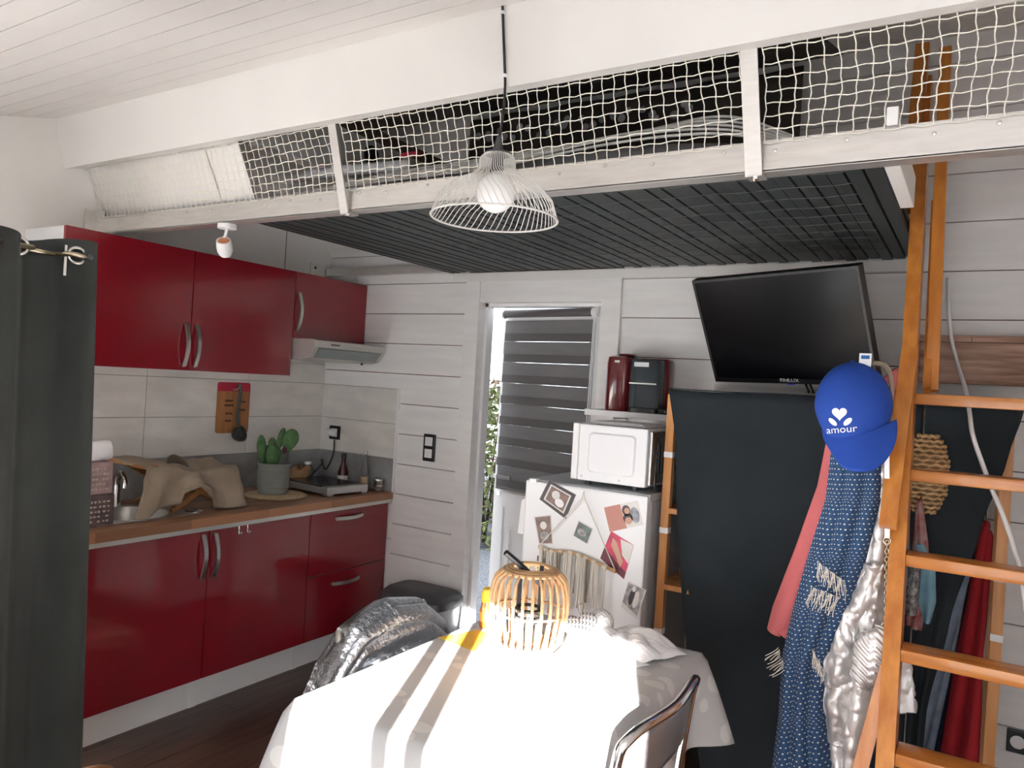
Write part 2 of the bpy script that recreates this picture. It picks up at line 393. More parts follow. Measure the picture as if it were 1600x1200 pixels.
w1 = struct(tag(obj('window_1', MB().box(WIN[0]-.05, WIN[0], YF-.03, YF+.02, WIN[2]-.05, WIN[3]+.05).box(WIN[1], WIN[1]+.05, YF-.03, YF+.02, WIN[2]-.05, WIN[3]+.05)
    .box(WIN[0], WIN[1], YF-.03, YF+.02, WIN[3], WIN[3]+.05).box(WIN[0], WIN[1], YF-.03, YF+.02, WIN[2]-.05, WIN[2]), 'white_plastic'), 'white framed glazed door on the sunny side'))
for xm, wm in ((3.305, .048), (3.405, .052)):
    obj('mullion', MB().box(xm-wm/2, xm+wm/2, YF-.03, YF+.01, WIN[2], WIN[3]), 'white_plastic', w1)
# sloping ceiling: boards parallel to the back wall, white up to the beam, dark roof boards over the loft
sl_ = .27; rf = MB()
y0, y1 = YF-.1, YB+.35
rf.add([(-.1, y0, roof(y0)+.03), (XR+.1, y0, roof(y0)+.03), (XR+.1, y1, roof(y1)+.03), (-.1, y1, roof(y1)+.03), (-.1, y0, roof(y0)+.12), (XR+.1, y0, roof(y0)+.12), (XR+.1, y1, roof(y1)+.12), (-.1, y1, roof(y1)+.12)],
       [(0, 1, 2, 3), (7, 6, 5, 4), (0, 4, 5, 1), (1, 5, 6, 2), (2, 6, 7, 3), (3, 7, 4, 0)])
ce = struct(tag(obj('ceiling', rf, 'gap_dark'), 'sloping ceiling of white boards'))
yy = 1.80; k = 0
bd = [1.728-.098*i for i in range(0, 25)]
for a, c in zip(bd[:-1], bd[1:]):
    if c < YF: c = YF
    if a <= YF: break
    g = .0018
    mb = MB(); lo, hi = c+g, a-g
    mb.add([(0, lo, roof(lo)), (XR, lo, roof(lo)), (XR, hi, roof(hi)), (0, hi, roof(hi)), (0, lo, roof(lo)+.03), (XR, lo, roof(lo)+.03), (XR, hi, roof(hi)+.03), (0, hi, roof(hi)+.03)],
           [(0, 1, 2, 3), (7, 6, 5, 4), (0, 4, 5, 1), (1, 5, 6, 2), (2, 6, 7, 3), (3, 7, 4, 0)])
    obj('board', mb, 'white_ceiling', ce)
for j in range(9):
    lo = 1.86+j*.175; hi = min(lo+.172, YB)
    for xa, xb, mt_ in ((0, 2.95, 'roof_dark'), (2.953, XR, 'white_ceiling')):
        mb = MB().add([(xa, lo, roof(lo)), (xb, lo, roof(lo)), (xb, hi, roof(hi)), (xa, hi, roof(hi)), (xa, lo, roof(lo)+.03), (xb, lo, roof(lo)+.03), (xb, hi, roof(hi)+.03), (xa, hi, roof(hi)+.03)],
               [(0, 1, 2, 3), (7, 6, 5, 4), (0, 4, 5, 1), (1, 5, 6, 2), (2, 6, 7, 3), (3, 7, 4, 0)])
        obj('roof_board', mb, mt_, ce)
# the big purlin, square to the roof slope
tl = math.atan(.25)
def tilt(y, z, dy, dz): return (y+dy*math.cos(tl)-(-dz)*math.sin(tl)*0-dz*math.sin(tl), z+dz*math.cos(tl)+dy*math.sin(tl))
A = (1.728, 2.600)
def bp(s, d):                                     # s down the face, d into the beam
    return (A[0]+s*math.sin(tl)+d*math.cos(tl), A[1]-s*math.cos(tl)+d*math.sin(tl))
pf = [bp(-.012, 0), bp(.215, 0), bp(.215, .085), bp(-.012, .085)]
tag(obj('roof_beam', MB().ngonprism([(0.001, y, z) for y, z in pf], (XR-.002, 0, 0)), 'white_beam'), 'thick white painted roof beam crossing under the sloping ceiling', 'beam')

# door in the back wall
t1 = struct(tag(obj('trim_1', MB().box(1.075, DX0, YB-.034, YB+.10, 0, 2.10).box(DX1, 2.005, YB-.034, YB+.10, 0, 2.10).box(DX0, DX1, YB-.028, YB+.10, DZ, 2.10), 'white_plank'), 'white wooden frame around the back door'))
obj('stop_bead', MB().box(DX0, DX0+.018, YB+.03, YB+.09, 0, DZ).box(DX1-.018, DX1, YB+.03, YB+.09, 0, DZ).box(DX0, DX1, YB+.03, YB+.09, DZ-.018, DZ), 'white_plastic', t1)
dth = R(10.5); DW = .70; HX, HY = 1.885, YB+.06
cd, sd = math.cos(dth), math.sin(dth)
def dl(u, w, z): return (HX-u*cd+w*sd, HY+u*sd+w*cd, z)      # u from hinge, w outward thickness
def dbox(mb, u0, u1, w0, w1, z0, z1):
    v = [dl(u, w, z) for z in (z0, z1) for w in (w0, w1) for u in (u0, u1)]
    return mb.add(v, [(0, 2, 3, 1), (4, 5, 7, 6), (0, 1, 5, 4), (2, 6, 7, 3), (0, 4, 6, 2), (1, 3, 7, 5)])
door = thing('door_1', 'white half glazed back door standing ajar', None, (HX, HY, 0)); struct(door)
mb = MB(); dbox(mb, 0, .09, 0, .045, .01, 1.978); dbox(mb, DW-.075, DW, 0, .045, .01, 1.978); dbox(mb, .09, DW-.075, 0, .045, 1.89, 1.978); dbox(mb, .09, DW-.075, 0, .045, .86, .96); dbox(mb, .09, DW-.075, 0, .045, .01, .14)
obj('door_leaf', mb, 'white_plastic', door)
lp = obj('lower_panel', dbox(MB(), .09, DW-.075, .012, .035, .14, .86), 'white_plastic', door)
mb = MB()
dbox(mb, .14, DW-.12, .002, .014, .74, .752); dbox(mb, .14, DW-.12, .002, .014, .2, .212); dbox(mb, .14, .152, .002, .014, .2, .752); dbox(mb, DW-.132, DW-.12, .002, .014, .2, .752)
obj('moulding', mb, 'white_plastic', lp)
obj('glass_pane', dbox(MB(), .09, DW-.075, .018, .024, .96, 1.89), 'glass', door)
hd = obj('handle', dbox(dbox(MB(), DW-.05, DW-.028, -.008, 0, .92, 1.10), DW-.155, DW-.03, -.05, -.032, 1.02, 1.04), 'chrome', door)
obj('keyhole', dbox(MB(), DW-.042, DW-.036, -.010, -.007, .945, .965), 'black_plastic', hd)
bl = thing('roller_blind', 'dark grey striped day and night roller blind covering the door glass', 'blind', dl(.35, -.02, .95))
mb = MB(); mb.tube([dl(.045, -.03, 1.94), dl(DW-.03, -.03, 1.94)], .021, 14); obj('cassette', mb, 'blind_dark', bl, 'auto')
obj('end_cap', MB().tube([dl(.025, -.03, 1.94), dl(.052, -.03, 1.94)], .027, 14), 'white_plastic', bl, 'auto')
obj('end_cap', MB().tube([dl(DW-.035, -.03, 1.94), dl(DW-.02, -.03, 1.94)], .027, 14), 'white_plastic', bl, 'auto')
zb = 1.905; n = 0
while zb > .97:
    h = .0735 if n % 2 == 0 else .043
    z2 = max(.955, zb-h); jit = random.uniform(-.006, .006)
    w = -.012-.004*(n % 2)
    obj('stripe', dbox(MB(), .058, DW-.022+jit, w, w+.0015, z2, zb-(.0015 if n % 2 == 0 else -.002)), 'blind_grey' if n % 2 == 0 else 'blind_dark', bl); zb = z2; n += 1
obj('bottom_bar', dbox(MB(), .05, DW-.02, -.022, -.006, .945, .957), 'steel', bl)
obj('bead_chain', MB().tube([dl(.038, -.035, 1.91), dl(.038, -.04, 1.3), dl(.04, -.035, .8)], .0028, 6).tube([dl(.046, -.035, 1.91), dl(.05, -.04, 1.3), dl(.046, -.035, .8)], .0028, 6), 'white_plastic', bl)

# outside the door: gravel and a hedge
struct(tag(obj('gravel_ground', MB().box(-9, 12, YB+.12, 14, -.2, -.08), 'gravel'), 'grey gravel yard outside the door'))
def hedge(name, label, cx, cy, sx, sy, h, n, mt, seed):
    rnd = random.Random(seed); mb = MB()
    for i in range(n):
        a = rnd.uniform(0, 2*PI); zz = rnd.uniform(0, 1); rr = (1-.35*zz**2)*(.55+.45*math.sqrt(rnd.random()))
        p = Vector((cx+sx*rr*math.cos(a), cy+sy*rr*math.sin(a), -.08+h*zz*(.92+.1*rnd.random())))
        d = Vector((rnd.gauss(0, 1), rnd.gauss(0, 1), rnd.gauss(0, 1))).normalized(); e = d.cross(Vector((rnd.random(), rnd.random(), 1.))).normalized()
        l = rnd.uniform(.035, .06); w = l*.5
        mb.add([p-d*l, p+e*w, p+d*l, p-e*w], [(0, 1, 2, 3)])
    root = thing(name, label, 'hedge', (cx, cy, -.08))
    f = obj('foliage', mb, mt, root, recalc=False); f['kind'] = 'stuff'
    st = MB()
    for k in range(6):
        a = k*1.05; st.tube([(cx+.1*math.cos(a), cy+.1*math.sin(a), -.1), (cx+sx*.5*math.cos(a), cy+sy*.4*math.sin(a), h*.8)], [.02, .006], 5)
    obj('stem', st, 'soil', root)
hedge('hedge', 'leafy green hedge outside, seen through the door gap', -.75, 6.5, .95, .4, 1.62, 4200, 'leaf', 1)
hedge('hedge', 'reddish brown hedge outside, behind the green hedge in the door gap', -1.5, 7.6, 1.1, .4, 1.75, 3200, 'leaf_red', 2)

# ================================================================== KITCHEN
def handle_bow(p0, p1, out, r=.0075):
    """bowed bar handle: flat section arc between two points"""
    p0 = Vector(p0); p1 = Vector(p1); out = Vector(out); d = (p1-p0); pts = []
    for i in range(15):
        t = i/14; pts.append(p0+d*t+out*(.008+.024*math.sin(PI*t)))
    sdv = d.normalized().cross(out.normalized()); mb = MB(); vs = []; w, th = .009, .004
    on = out.normalized()
    for p in pts:
        for a, c in ((-1, -1), (1, -1), (1, 1), (-1, 1)): vs.append(p+sdv*(a*w)+on*(c*th))
    fs = [(i*4+k, i*4+(k+1) % 4, (i+1)*4+(k+1) % 4, (i+1)*4+k) for i in range(14) for k in range(4)]+[(3, 2, 1, 0), (56, 57, 58, 59)]
    mb.add(vs, fs)
    for e in (pts[0], pts[-1]): mb.tube([e-on*.014, e], .004, 8)
    return mb
FX = .60
Z0, Z1 = .14, .815
su = thing('base_cabinet', 'wide glossy dark red base cabinet with two doors under the sink', 'cabinet', (.3, 2.2, 0), 'red kitchen base units')
obj('body', MB().box(.02, FX-.02, 1.605, 2.798, Z0, Z1-.19).box(.02, .05, 1.605, 2.798, Z1-.19, Z1).box(.05, FX-.02, 1.605, 1.625, Z1-.19, Z1).box(.05, FX-.02, 2.778, 2.798, Z1-.19, Z1), 'white_carcass', su)
for a, c, hy in ((1.605, 2.192, 2.160), (2.196, 2.798, 2.222)):
    d = obj('door', MB().box(FX-.018, FX, a, c, Z0, Z1-.004, .0015), 'red_gloss', su)
    obj('handle', handle_bow((FX, hy, .795), (FX, hy, .600), (1, 0, 0)), 'steel', d, 'auto')
obj('plinth', MB().box(.53, .55, 1.60, 2.188, 0, Z0), 'white_plastic', su)
obj('plinth', MB().box(.53, .55, 2.192, 2.80, 0, Z0), 'white_plastic', su)
obj('plinth_joint', MB().box(.548, .555, 2.172, 2.206, 0, Z0-.002, .001), 'white_plastic', su)
obj('plinth_joint', MB().box(.548, .555, 2.772, 2.803, 0, Z0-.002, .001), 'white_plastic', su)
du = thing('base_cabinet', 'glossy dark red drawer cabinet with two horizontal handles beside the bin', 'cabinet', (.3, 3.1, 0), 'red kitchen base units')
obj('body', MB().box(.02, FX-.02, 2.803, 3.402, Z0, Z1), 'white_carcass', du)
for z0, z1, hz in ((.480, Z1-.004, .768), (Z0, .476, .416)):
    d = obj('drawer', MB().box(FX-.018, FX, 2.802, 3.403, z0, z1, .0015), 'red_gloss', du)
    obj('handle', handle_bow((FX, 2.978, hz), (FX, 3.183, hz), (1, 0, 0)), 'steel', d, 'auto')
obj('plinth', MB().box(.53, .55, 2.806, 3.405, 0, Z0), 'white_plastic', du)
wt = thing('worktop', 'wood block kitchen worktop with grey metal edge strip', 'worktop', (.3, 2.5, .815))
SKX0, SKX1, SKY0, SKY1 = .14, .52, 1.72, 2.18
mb = MB(); y0, y1 = 1.56, 3.412
mb.box(.013, SKX0, y0, y1, .835, .875); mb.box(SKX1, .625, y0, y1, .835, .875); mb.box(SKX0, SKX1, y0, SKY0, .835, .875); mb.box(SKX0, SKX1, SKY1, y1, .835, .875)
obj('wood_top', mb, 'worktop_wood', wt)
obj('edge_strip', MB().box(.60, .622, 1.56, 3.41, .815, .835), 'steel', wt)
sk = thing('kitchen_sink', 'round bowl stainless steel sink set in the worktop', 'sink', (.33, 1.95, .70))
bc = (.34, 1.96)
mb = MB(); mb.lathe((bc[0], bc[1], 0), [(.02, .722), (.12, .725), (.152, .76), (.158, .862), (.166, .879), (.185, .8805), (.185, .8775), (.163, .872), (.150, .76), (.118, .729), (.02, .727)], 32, cap=False)
obj('bowl', mb, 'steel', sk, 'auto')
mb = MB(); nn = 32; vi = []
ring = [(bc[0]+.18*math.cos(2*PI*k/nn), bc[1]+.18*math.sin(2*PI*k/nn)) for k in range(nn)]
def sq(k):
    a = 2*PI*k/nn; c, s_ = math.cos(a), math.sin(a); m_ = max(abs(c), abs(s_)); return (bc[0]+c/m_*.185, bc[1]+s_/m_*.235)
for z in (.8765, .8795):
    for k in range(nn): vi.append((*ring[k], z))
    for k in range(nn):
        q = sq(k); vi.append((min(max(q[0], .125), .545), q[1], z))
fs = []
for k in range(nn):
    j = (k+1) % nn; fs += [(k, j, nn+j, nn+k), (2*nn+k, 3*nn+k, 3*nn+j, 2*nn+j), (nn+k, nn+j, 3*nn+j, 3*nn+k)]
obj('rim', mb.add(vi, fs), 'steel', sk)
obj('strainer', MB().lathe((bc[0], bc[1], .7265), [(.03, 0), (.032, .003), (.012, .004), (.004, .002)], 18), 'chrome', sk)
obj('small_drain', MB().lathe((.47, 2.20, .8765), [(.042, 0), (.042, .006), (.03, .008), (.015, .005)], 20), 'chrome', sk)
fa = thing('kitchen_tap', 'small chrome tap beside the draped dish rack', 'tap', (.13, 2.03, .875))
obj('body', MB().lathe((.13, 2.03, .8795), [(.024, 0), (.022, .02), (.016, .03), (.016, .085), (.012, .1)], 16), 'chrome', fa, 'auto')
obj('spout', MB().tube(smoothpath([(.13, 2.03, .95), (.14, 2.02, 1.02), (.21, 2.0, 1.04), (.29, 1.97, 1.02), (.30, 1.965, .985)]), .011, 10), 'chrome', fa, 'auto')
obj('lever', MB().tube([(.13, 2.03, .98), (.12, 2.06, 1.02)], .006, 8), 'chrome', fa)
# wall cabinets
wc = thing('wall_cabinet', 'wide glossy dark red wall cabinet with two doors and bar handles', 'cabinet', (.16, 2.24, 1.523), 'red kitchen wall units')
obj('body', MB().box(.0, .312, 1.635, 2.845, 1.525, 2.09), 'white_carcass', wc)
for a, c, hy in ((1.633, 2.226, 2.198), (2.230, 2.846, 2.256)):
    d = obj('door', MB().box(.312, .33, a, c, 1.523, 2.09, .0015), 'red_gloss', wc)
    obj('handle', handle_bow((.33, hy, 1.742), (.33, hy, 1.543), (1, 0, 0)), 'steel', d, 'auto')
wc2 = thing('wall_cabinet', 'small glossy red wall cabinet above the extractor hood', 'cabinet', (.16, 3.13, 1.72), 'red kitchen wall units')
obj('body', MB().box(.0, .312, 2.851, 3.405, 1.732, 2.09), 'white_carcass', wc2)
d = obj('door', MB().box(.312, .33, 2.85, 3.408, 1.730, 2.09, .0015), 'red_gloss', wc2)
obj('handle', handle_bow((.33, 2.875, 1.978), (.33, 2.875, 1.772), (1, 0, 0)), 'steel', d, 'auto')
hoo = thing('extractor_hood', 'slim silver grey extractor hood under the small red cabinet', 'hood', (.25, 3.1, 1.63))
hy0, hy1 = 2.852, 3.402
mb = MB().ngonprism([(.0, hy0, 1.728), (.475, hy0, 1.728), (.50, hy0, 1.722), (.50, hy0, 1.685), (.46, hy0, 1.628), (.40, hy0, 1.615), (0, hy0, 1.615)], (0, hy1-hy0, 0))
obj('body', mb, mat('hood_grey', (.55, .535, .50), .33, metal=.6), hoo)
obj('front_panel', MB().ngonprism([(.501, hy0+.03, 1.680), (.501, hy1-.03, 1.680), (.463, hy1-.03, 1.630), (.463, hy0+.03, 1.630)], (.003, 0, -.002)), mat('hood_glass', (.25, .28, .28), .25), hoo)
obj('label_panel', MB().box(.5, .502, hy0+.02, hy0+.10, 1.69, 1.718), 'steel', hoo)
for k in range(3): obj('button', MB().box(.50, .504, hy0+.12+.022*k, hy0+.136+.022*k, 1.700, 1.708), 'dark_grey_plastic', hoo)
obj('knob', MB().lathe((.43, hy1-.11, 1.606), [(.006, 0), (.008, .012)], 10), 'black_plastic', hoo)
for i, yh in enumerate((2.349, 2.398)):
    tag(obj('over_door_hook', MB().tube(smoothpath([(.603, yh, .812), (.606, yh, .80), (.606, yh, .782), (.614, yh, .772), (.622, yh, .777), (.623, yh, .786)]), .0032, 8), 'chrome', None, True),
        ('small chrome hook on the red cabinet door, nearer the door handles', 'small chrome hook on the red cabinet door, farther from the door handles')[i], 'hook', 'hooks under the worktop')

# things on the worktop
def stack_tin(z0, z1, label, mt, lidm, cx=.46, cy=1.735, w=.052):
    t = thing('storage_tin', label, 'tin', (cx, cy, z0), 'stacked mosaic tins')
    obj('body', MB().box(cx-w, cx+w, cy-w, cy+w, z0, z1, .006), mt, t)
    rnd = random.Random(int(z0*1000))
    for r_ in range(5):
        for q in range(5):
            for face in (0, 1):
                a = -w+.015+(2*w-.03)*(q+rnd.uniform(.1, .4))/5; zz = z0+.014+(z1-z0-.03)*(r_+.4)/5
                s1, s2 = rnd.uniform(.004, .008), rnd.uniform(.003, .006)
                c_ = (cx+w, cy+a, zz) if face == 0 else (cx+a, cy-w, zz)
                obj('mosaic_stone', MB().ball(c_, .0018 if face == 0 else s1, s1 if face == 0 else .0018, s2, 8, 5), lidm, t) if rnd.random() < .8 else None
    return t
stack_tin(.8752, 1.004, 'dark mosaic tin at the bottom of the stack by the grey curtain', 'mauve_dark', 'cream_dots', w=.058)
stack_tin(1.0045, 1.135, 'pale pink mosaic tin on top of the dark mosaic tin', 'mauve', 'cream_dots', w=.05)
tag(obj('paper_roll', MB().lathe((.46, 1.735, 1.176), [(.012, -.055), (.038, -.055), (.042, -.04), (.042, .04), (.038, .055), (.012, .055)], 24, ax=(.3, 1, .15)), 'paper_white', None, 'auto'), 'white paper roll lying on the stacked pink tin', 'paper roll')
# folding wooden dish rack with a tea towel
RY = -.11
rk = thing('dish_rack', 'folding wooden dish rack half hidden under the tea towel', 'rack', (.3, 2.22, .875))
def leg(a, b_): obj('leg', MB().obox((a[0], a[1]+RY, a[2]), (b_[0], b_[1]+RY, b_[2]), .018, .022), 'rack_dish', rk)
for xx in (.16, .44):
    leg((xx, 2.215, .885), (xx, 2.52, 1.06)); leg((xx+.02, 2.50, .885), (xx+.02, 2.12, 1.095))
for k in range(5):
    yb = 2.17+RY+.08*k; obj('dowel', MB().tube([(.14, yb, 1.065-.035*k+.0), (.48, yb, 1.065-.035*k)], .005, 8), 'rack_dish', rk)
obj('top_rail', MB().obox((.14, 2.10+RY, 1.095), (.48, 2.10+RY, 1.095), .02, .02), 'rack_dish', rk)
obj('plate', MB().lathe((.30, 2.33+RY, 1.02), [(.005, 0), (.07, .004), (.10, .018), (.102, .021), (.07, .010), (.005, .006)], 28, ax=(0, .9, .35)), mat('stoneware', (.10, .075, .06), .5), rk, 'auto')
def towel(u, v):                                  # u along the worktop, v from wall side over the rack to the front hem
    y = 2.06+RY+.46*u
    ridge = 1.105-.02*u+.012*math.sin(u*7)-.018*math.exp(-((u-.45)/.12)**2)
    if v < .5:
        k = v/.5; x = .14+.34*k; z = ridge+.006*math.sin(9*k+4*u)-.02*abs(k-.4)
        y += .012*math.sin(6*k)
    else:
        k = (v-.5)/.5; drop = .20*(.55+.45*abs(math.cos(PI*(u*1.05+.02)))**1.1)+.02
        if .3 < u < .62: drop *= .45+2.2*abs(u-.46)
        x = .48+.045*math.sin(k*PI/2)+.02*math.sin(u*16)*k; z = ridge-.012-drop*k
        y += (-.075 if u < .3 else .05*u)*k
    cr_ = N3(u*7, v*6, 1)+.5*N3(u*15, v*13, 5); z = max(z+.010*cr_, .888); return (x+.014*cr_*(v > .45), y+.010*N3(u*5, v*9, 8), z)
tag(obj('tea_towel', MB().grid(towel, 40, 30), 'linen', None, True, .003), 'crumpled beige linen tea towel draped over the dish rack', 'towel')
# chopping board and ladle on the wall
cb = thing('chopping_board', 'small wooden chopping board with a red top edge hung on the tiles', 'board', (.02, 2.735, 1.185))
def rrect(y0, y1, z0, z1, r, x, n=5, corners=(1, 1, 1, 1)):
    out = []
    for (cy, cz, a0), c_ in zip(((y1-r, z0+r, -PI/2), (y1-r, z1-r, 0), (y0+r, z1-r, PI/2), (y0+r, z0+r, PI)), corners):
        if not c_: out.append((x, cy+(r if a0 in (-PI/2, 0) else -r), cz+(r if a0 in (0, PI/2) else -r))); continue
        for k in range(n+1): a = a0+PI/2*k/n; out.append((x, cy+r*math.cos(a), cz+r*math.sin(a)))
    return out
obj('wood', MB().ngonprism(rrect(2.630, 2.838, 1.188, 1.418, .014, .0135, corners=(1, 0, 0, 1)), (.012, 0, 0)), 'board_wood', cb)
obj('red_edge', MB().ngonprism(rrect(2.630, 2.838, 1.418, 1.466, .014, .0135, corners=(0, 1, 1, 0)), (.012, 0, 0)), 'red_label', cb)
for (yy, zz, l) in ((2.675, 1.36, .05), (2.672, 1.335, .06), (2.68, 1.29, .045), (2.77, 1.355, .04), (2.765, 1.31, .045), (2.68, 1.25, .04)):
    obj('printed_mark', MB().box(.0255, .0262, yy, yy+l, zz, zz+.011), mat('ink%d' % int(zz*1000+yy*100), (.10, .045, .02), .6), cb)
ld = thing('ladle', 'dark grey ladle hanging in front of the chopping board', 'ladle', (.04, 2.75, 1.155))
obj('handle', MB().tube(smoothpath([(.035, 2.745, 1.452), (.045, 2.755, 1.44), (.045, 2.752, 1.36), (.045, 2.745, 1.29), (.05, 2.752, 1.23)]), [.009]*25, 8), 'ladle_grey', ld, 'auto')
obj('bowl', MB().lathe((.062, 2.755, 1.185), [(.004, -.042), (.028, -.034), (.042, -.01), (.044, .014), (.040, .014), (.036, -.008), (.004, -.034)], 20, ax=(.9, .25, .25)), 'ladle_grey', ld, 'auto')
obj('hook', MB().tube(smoothpath([(.013, 2.722, 1.43), (.04, 2.722, 1.428), (.047, 2.735, 1.432), (.045, 2.75, 1.442)]), .004, 8), 'steel', ld)
# cactus on woven mat
tag(obj('woven_mat', MB().lathe((.325, 2.80, .8755), [(.01, 0), (.16, 0), (.165, .004), (.155, .008), (.14, .006), (.125, .009), (.11, .006), (.09, .009), (.01, .007)], 48), 'straw_mat', None, 'auto'), 'round woven straw mat under the cactus pot', 'mat')
cp = thing('cactus_pot', 'grey green ribbed ceramic pot holding a prickly pear cactus', 'potted plant', (.30, 2.80, .884))
pz = .8845; PR = .082
mb = MB().lathe((.30, 2.80, pz), [(.074, 0), (.078, .004), (.082, .06), (.083, .15), (.087, .152), (.087, .165), (.078, .165), (.076, .14), (.01, .14)], 36); obj('pot', mb, 'pot_grey', cp, 'auto')
mb = MB()
for k in range(9):
    mb.tube([(.30+.0825*math.cos(a), 2.80+.0825*math.sin(a), pz+.03+.012*k) for a in [2*PI*q/36 for q in range(36)]], .0022, 5, True)
for k in range(40):
    a = 2*PI*k/40; mb.tube([(.30+.0815*math.cos(a), 2.80+.0815*math.sin(a), pz+.026), (.30+.083*math.cos(a), 2.80+.083*math.sin(a), pz+.13)], .0018, 4)
obj('relief', mb, 'pot_grey', cp)
obj('soil', MB().lathe((.30, 2.80, pz+.141), [(.076, 0), (.04, .006), (.001, .007)], 24), 'soil', cp)
def pad(c, w, t, h, lean, rz):
    c = Vector(c); M = Matrix.Rotation(rz, 3, 'Z') @ Matrix.Rotation(lean, 3, 'Y'); mb = MB(); b0 = MB().ball((0, 0, 0), 1, 1, 1, 18, 12)
    vs = []
    for x_, y_, z_ in b0.v:
        k = .72+.28*max(-1, min(1, (z_+.6))); v = Vector((x_*w*k, y_*t, (z_+1)*h/2)); vs.append(c+M @ v)
    mb.add(vs, b0.f)
    sp_ = []
    return mb
for (c, w, t, h, ln, rz) in (((.30, 2.79, pz+.135), .052, .013, .125, .05, 1.35), ((.27, 2.745, pz+.15), .03, .012, .165, -.10, 1.4), ((.33, 2.845, pz+.22), .052, .012, .135, .38, 1.35),
                             ((.28, 2.80, pz+.20), .026, .012, .10, -.05, 1.2), ((.29, 2.83, pz+.23), .024, .011, .125, .22, 1.3), ((.26, 2.81, pz+.14), .04, .012, .12, -.25, 1.5)):
    obj('pad', pad(c, w, t, h, ln, rz), 'cactus', cp, True)
obj('fruit', MB().ball((.345, 2.825, pz+.235), .014, .014, .019, 10, 8), 'cactus_fruit', cp, True)
# hob
hb = thing('portable_hob', 'portable silver induction hob with a black top', 'hob', (.35, 3.14, .875))
hc = Vector((.35, 3.135, 0)); ha = R(-6); 
def hp(u, v, z): return (hc.x+u*math.cos(ha)-v*math.sin(ha), hc.y+u*math.sin(ha)+v*math.cos(ha), z)
def hbox(mb, u0, u1, v0, v1, z0, z1):
    v = [hp(u, w, z) for z in (z0, z1) for w in (v0, v1) for u in (u0, u1)]
    return mb.add(v, [(0, 2, 3, 1), (4, 5, 7, 6), (0, 1, 5, 4), (2, 6, 7, 3), (0, 4, 6, 2), (1, 3, 7, 5)])
obj('body', hbox(MB(), -.21, .20, -.145, .145, .888, .923), mat('hob_silver', (.55, .55, .55), .35, metal=.7), hb)
obj('glass_top', hbox(MB(), -.20, .14, -.138, .138, .9232, .9275), mat('hob_glass', (.02, .022, .025), .2), hb)
obj('control_strip', hbox(MB(), .142, .198, -.138, .138, .9232, .926), 'steel', hb)
for u, v in ((-.18, -.12), (-.18, .12), (.18, -.12), (.18, .12)): obj('foot', hbox(MB(), u-.02, u+.02, v-.02, v+.02, .8755, .888), 'steel', hb)
# paper bag with bread, jar, bottle, oil bottle, cup, cord
def bag(u, v):
    a = 2*PI*u; r_ = (.072+.02*math.sin(2*a+1)+.006*N3(u*9, v*5, 2))*(1-.35*v); r_ *= (1 if v < .98 else .6)
    return (.105+r_*math.cos(a)*.8, 3.10+r_*math.sin(a)*1.45+.07*v, .8765+.105*v+.012*math.sin(3*a)*v)
tag(obj('bread_bag', MB().grid(bag, 36, 10), 'paper_brown', None, True, .002), 'crumpled brown paper bag behind the cactus pot', 'bag')
jr = thing('glass_jar', 'small clear glass jar behind the paper bag', 'jar', (.09, 3.24, .875))
obj('body', MB().lathe((.09, 3.24, .8755), [(.028, 0), (.032, .01), (.032, .085), (.024, .105), (.024, .115), (.021, .115), (.021, .1), (.029, .083), (.029, .012), (.01, .006)], 20, cap=False), 'glass', jr, 'auto')
obj('lid', MB().lathe((.09, 3.24, .991), [(.026, 0), (.026, .016), (.02, .018)], 18), 'steel', jr)
bt = thing('sauce_bottle', 'dark red sauce bottle with a pale label by the hob', 'bottle', (.28, 3.345, .875))
obj('body', MB().lathe((.28, 3.345, .8755), [(.026, 0), (.03, .008), (.031, .085), (.014, .135), (.012, .165), (.0, .166)], 20), 'sauce', bt, 'auto')
obj('label', MB().lathe((.28, 3.345, .90), [(.0313, 0), (.0313, .04)], 20, cap=False), 'paper_white', bt)
obj('cap', MB().lathe((.28, 3.345, 1.041), [(.015, 0), (.015, .026), (.012, .03)], 14), 'black_plastic', bt)
ob = thing('oil_bottle', 'clear glass oil bottle with a pale wooden base by the wall', 'bottle', (.46, 3.34, .875))
obj('base', MB().lathe((.46, 3.34, .8755), [(.022, 0), (.022, .075), (.018, .078)], 16), mat('pale_wood', (.50, .36, .22), .6), ob, 'auto')
obj('body', MB().lathe((.46, 3.34, .954), [(.021, 0), (.022, .03), (.012, .07), (.009, .12), (.009, .13)], 16), 'glass', ob, 'auto')
obj('stopper', MB().lathe((.46, 3.34, 1.085), [(.008, 0), (.010, .018)], 10), 'steel', ob)
tc_ = thing('egg_cup_stack', 'stack of small metal cups at the end of the worktop', 'cups', (.565, 3.345, .875))
for k in range(3): obj('cup', MB().lathe((.565, 3.345, .8755+.022*k), [(.02, 0), (.026, .006), (.028, .022), (.025, .022), (.018, .008)], 18, cap=False), 'steel', tc_, 'auto')
obj('top_lid', MB().lathe((.565, 3.345, .944), [(.028, 0), (.028, .006), (.01, .01)], 18), 'steel', tc_)
tag(obj('hob_cord', MB().tube(smoothpath([(.16, 3.18, .90), (.10, 3.22, .895), (.09, 3.30, .94), (.12, 3.33, 1.0), (.14, 3.30, 1.02), (.15, 3.33, .96), (.15, 3.385, 1.05), (.148, 3.39, 1.14)]), .0045, 6), 'black_plastic', None, True), 'black power cord looped behind the hob', 'cord')
so_ = thing('wall_socket', 'black framed socket on the kitchen tiles holding a white plug', 'socket', (.145, 3.40, 1.14))
obj('frame', MB().box(.103, .187, 3.388, 3.3995, 1.142, 1.226, .003), 'black_plastic', so_); obj('insert', MB().box(.120, .170, 3.386, 3.3885, 1.159, 1.209), 'white_plastic', so_)
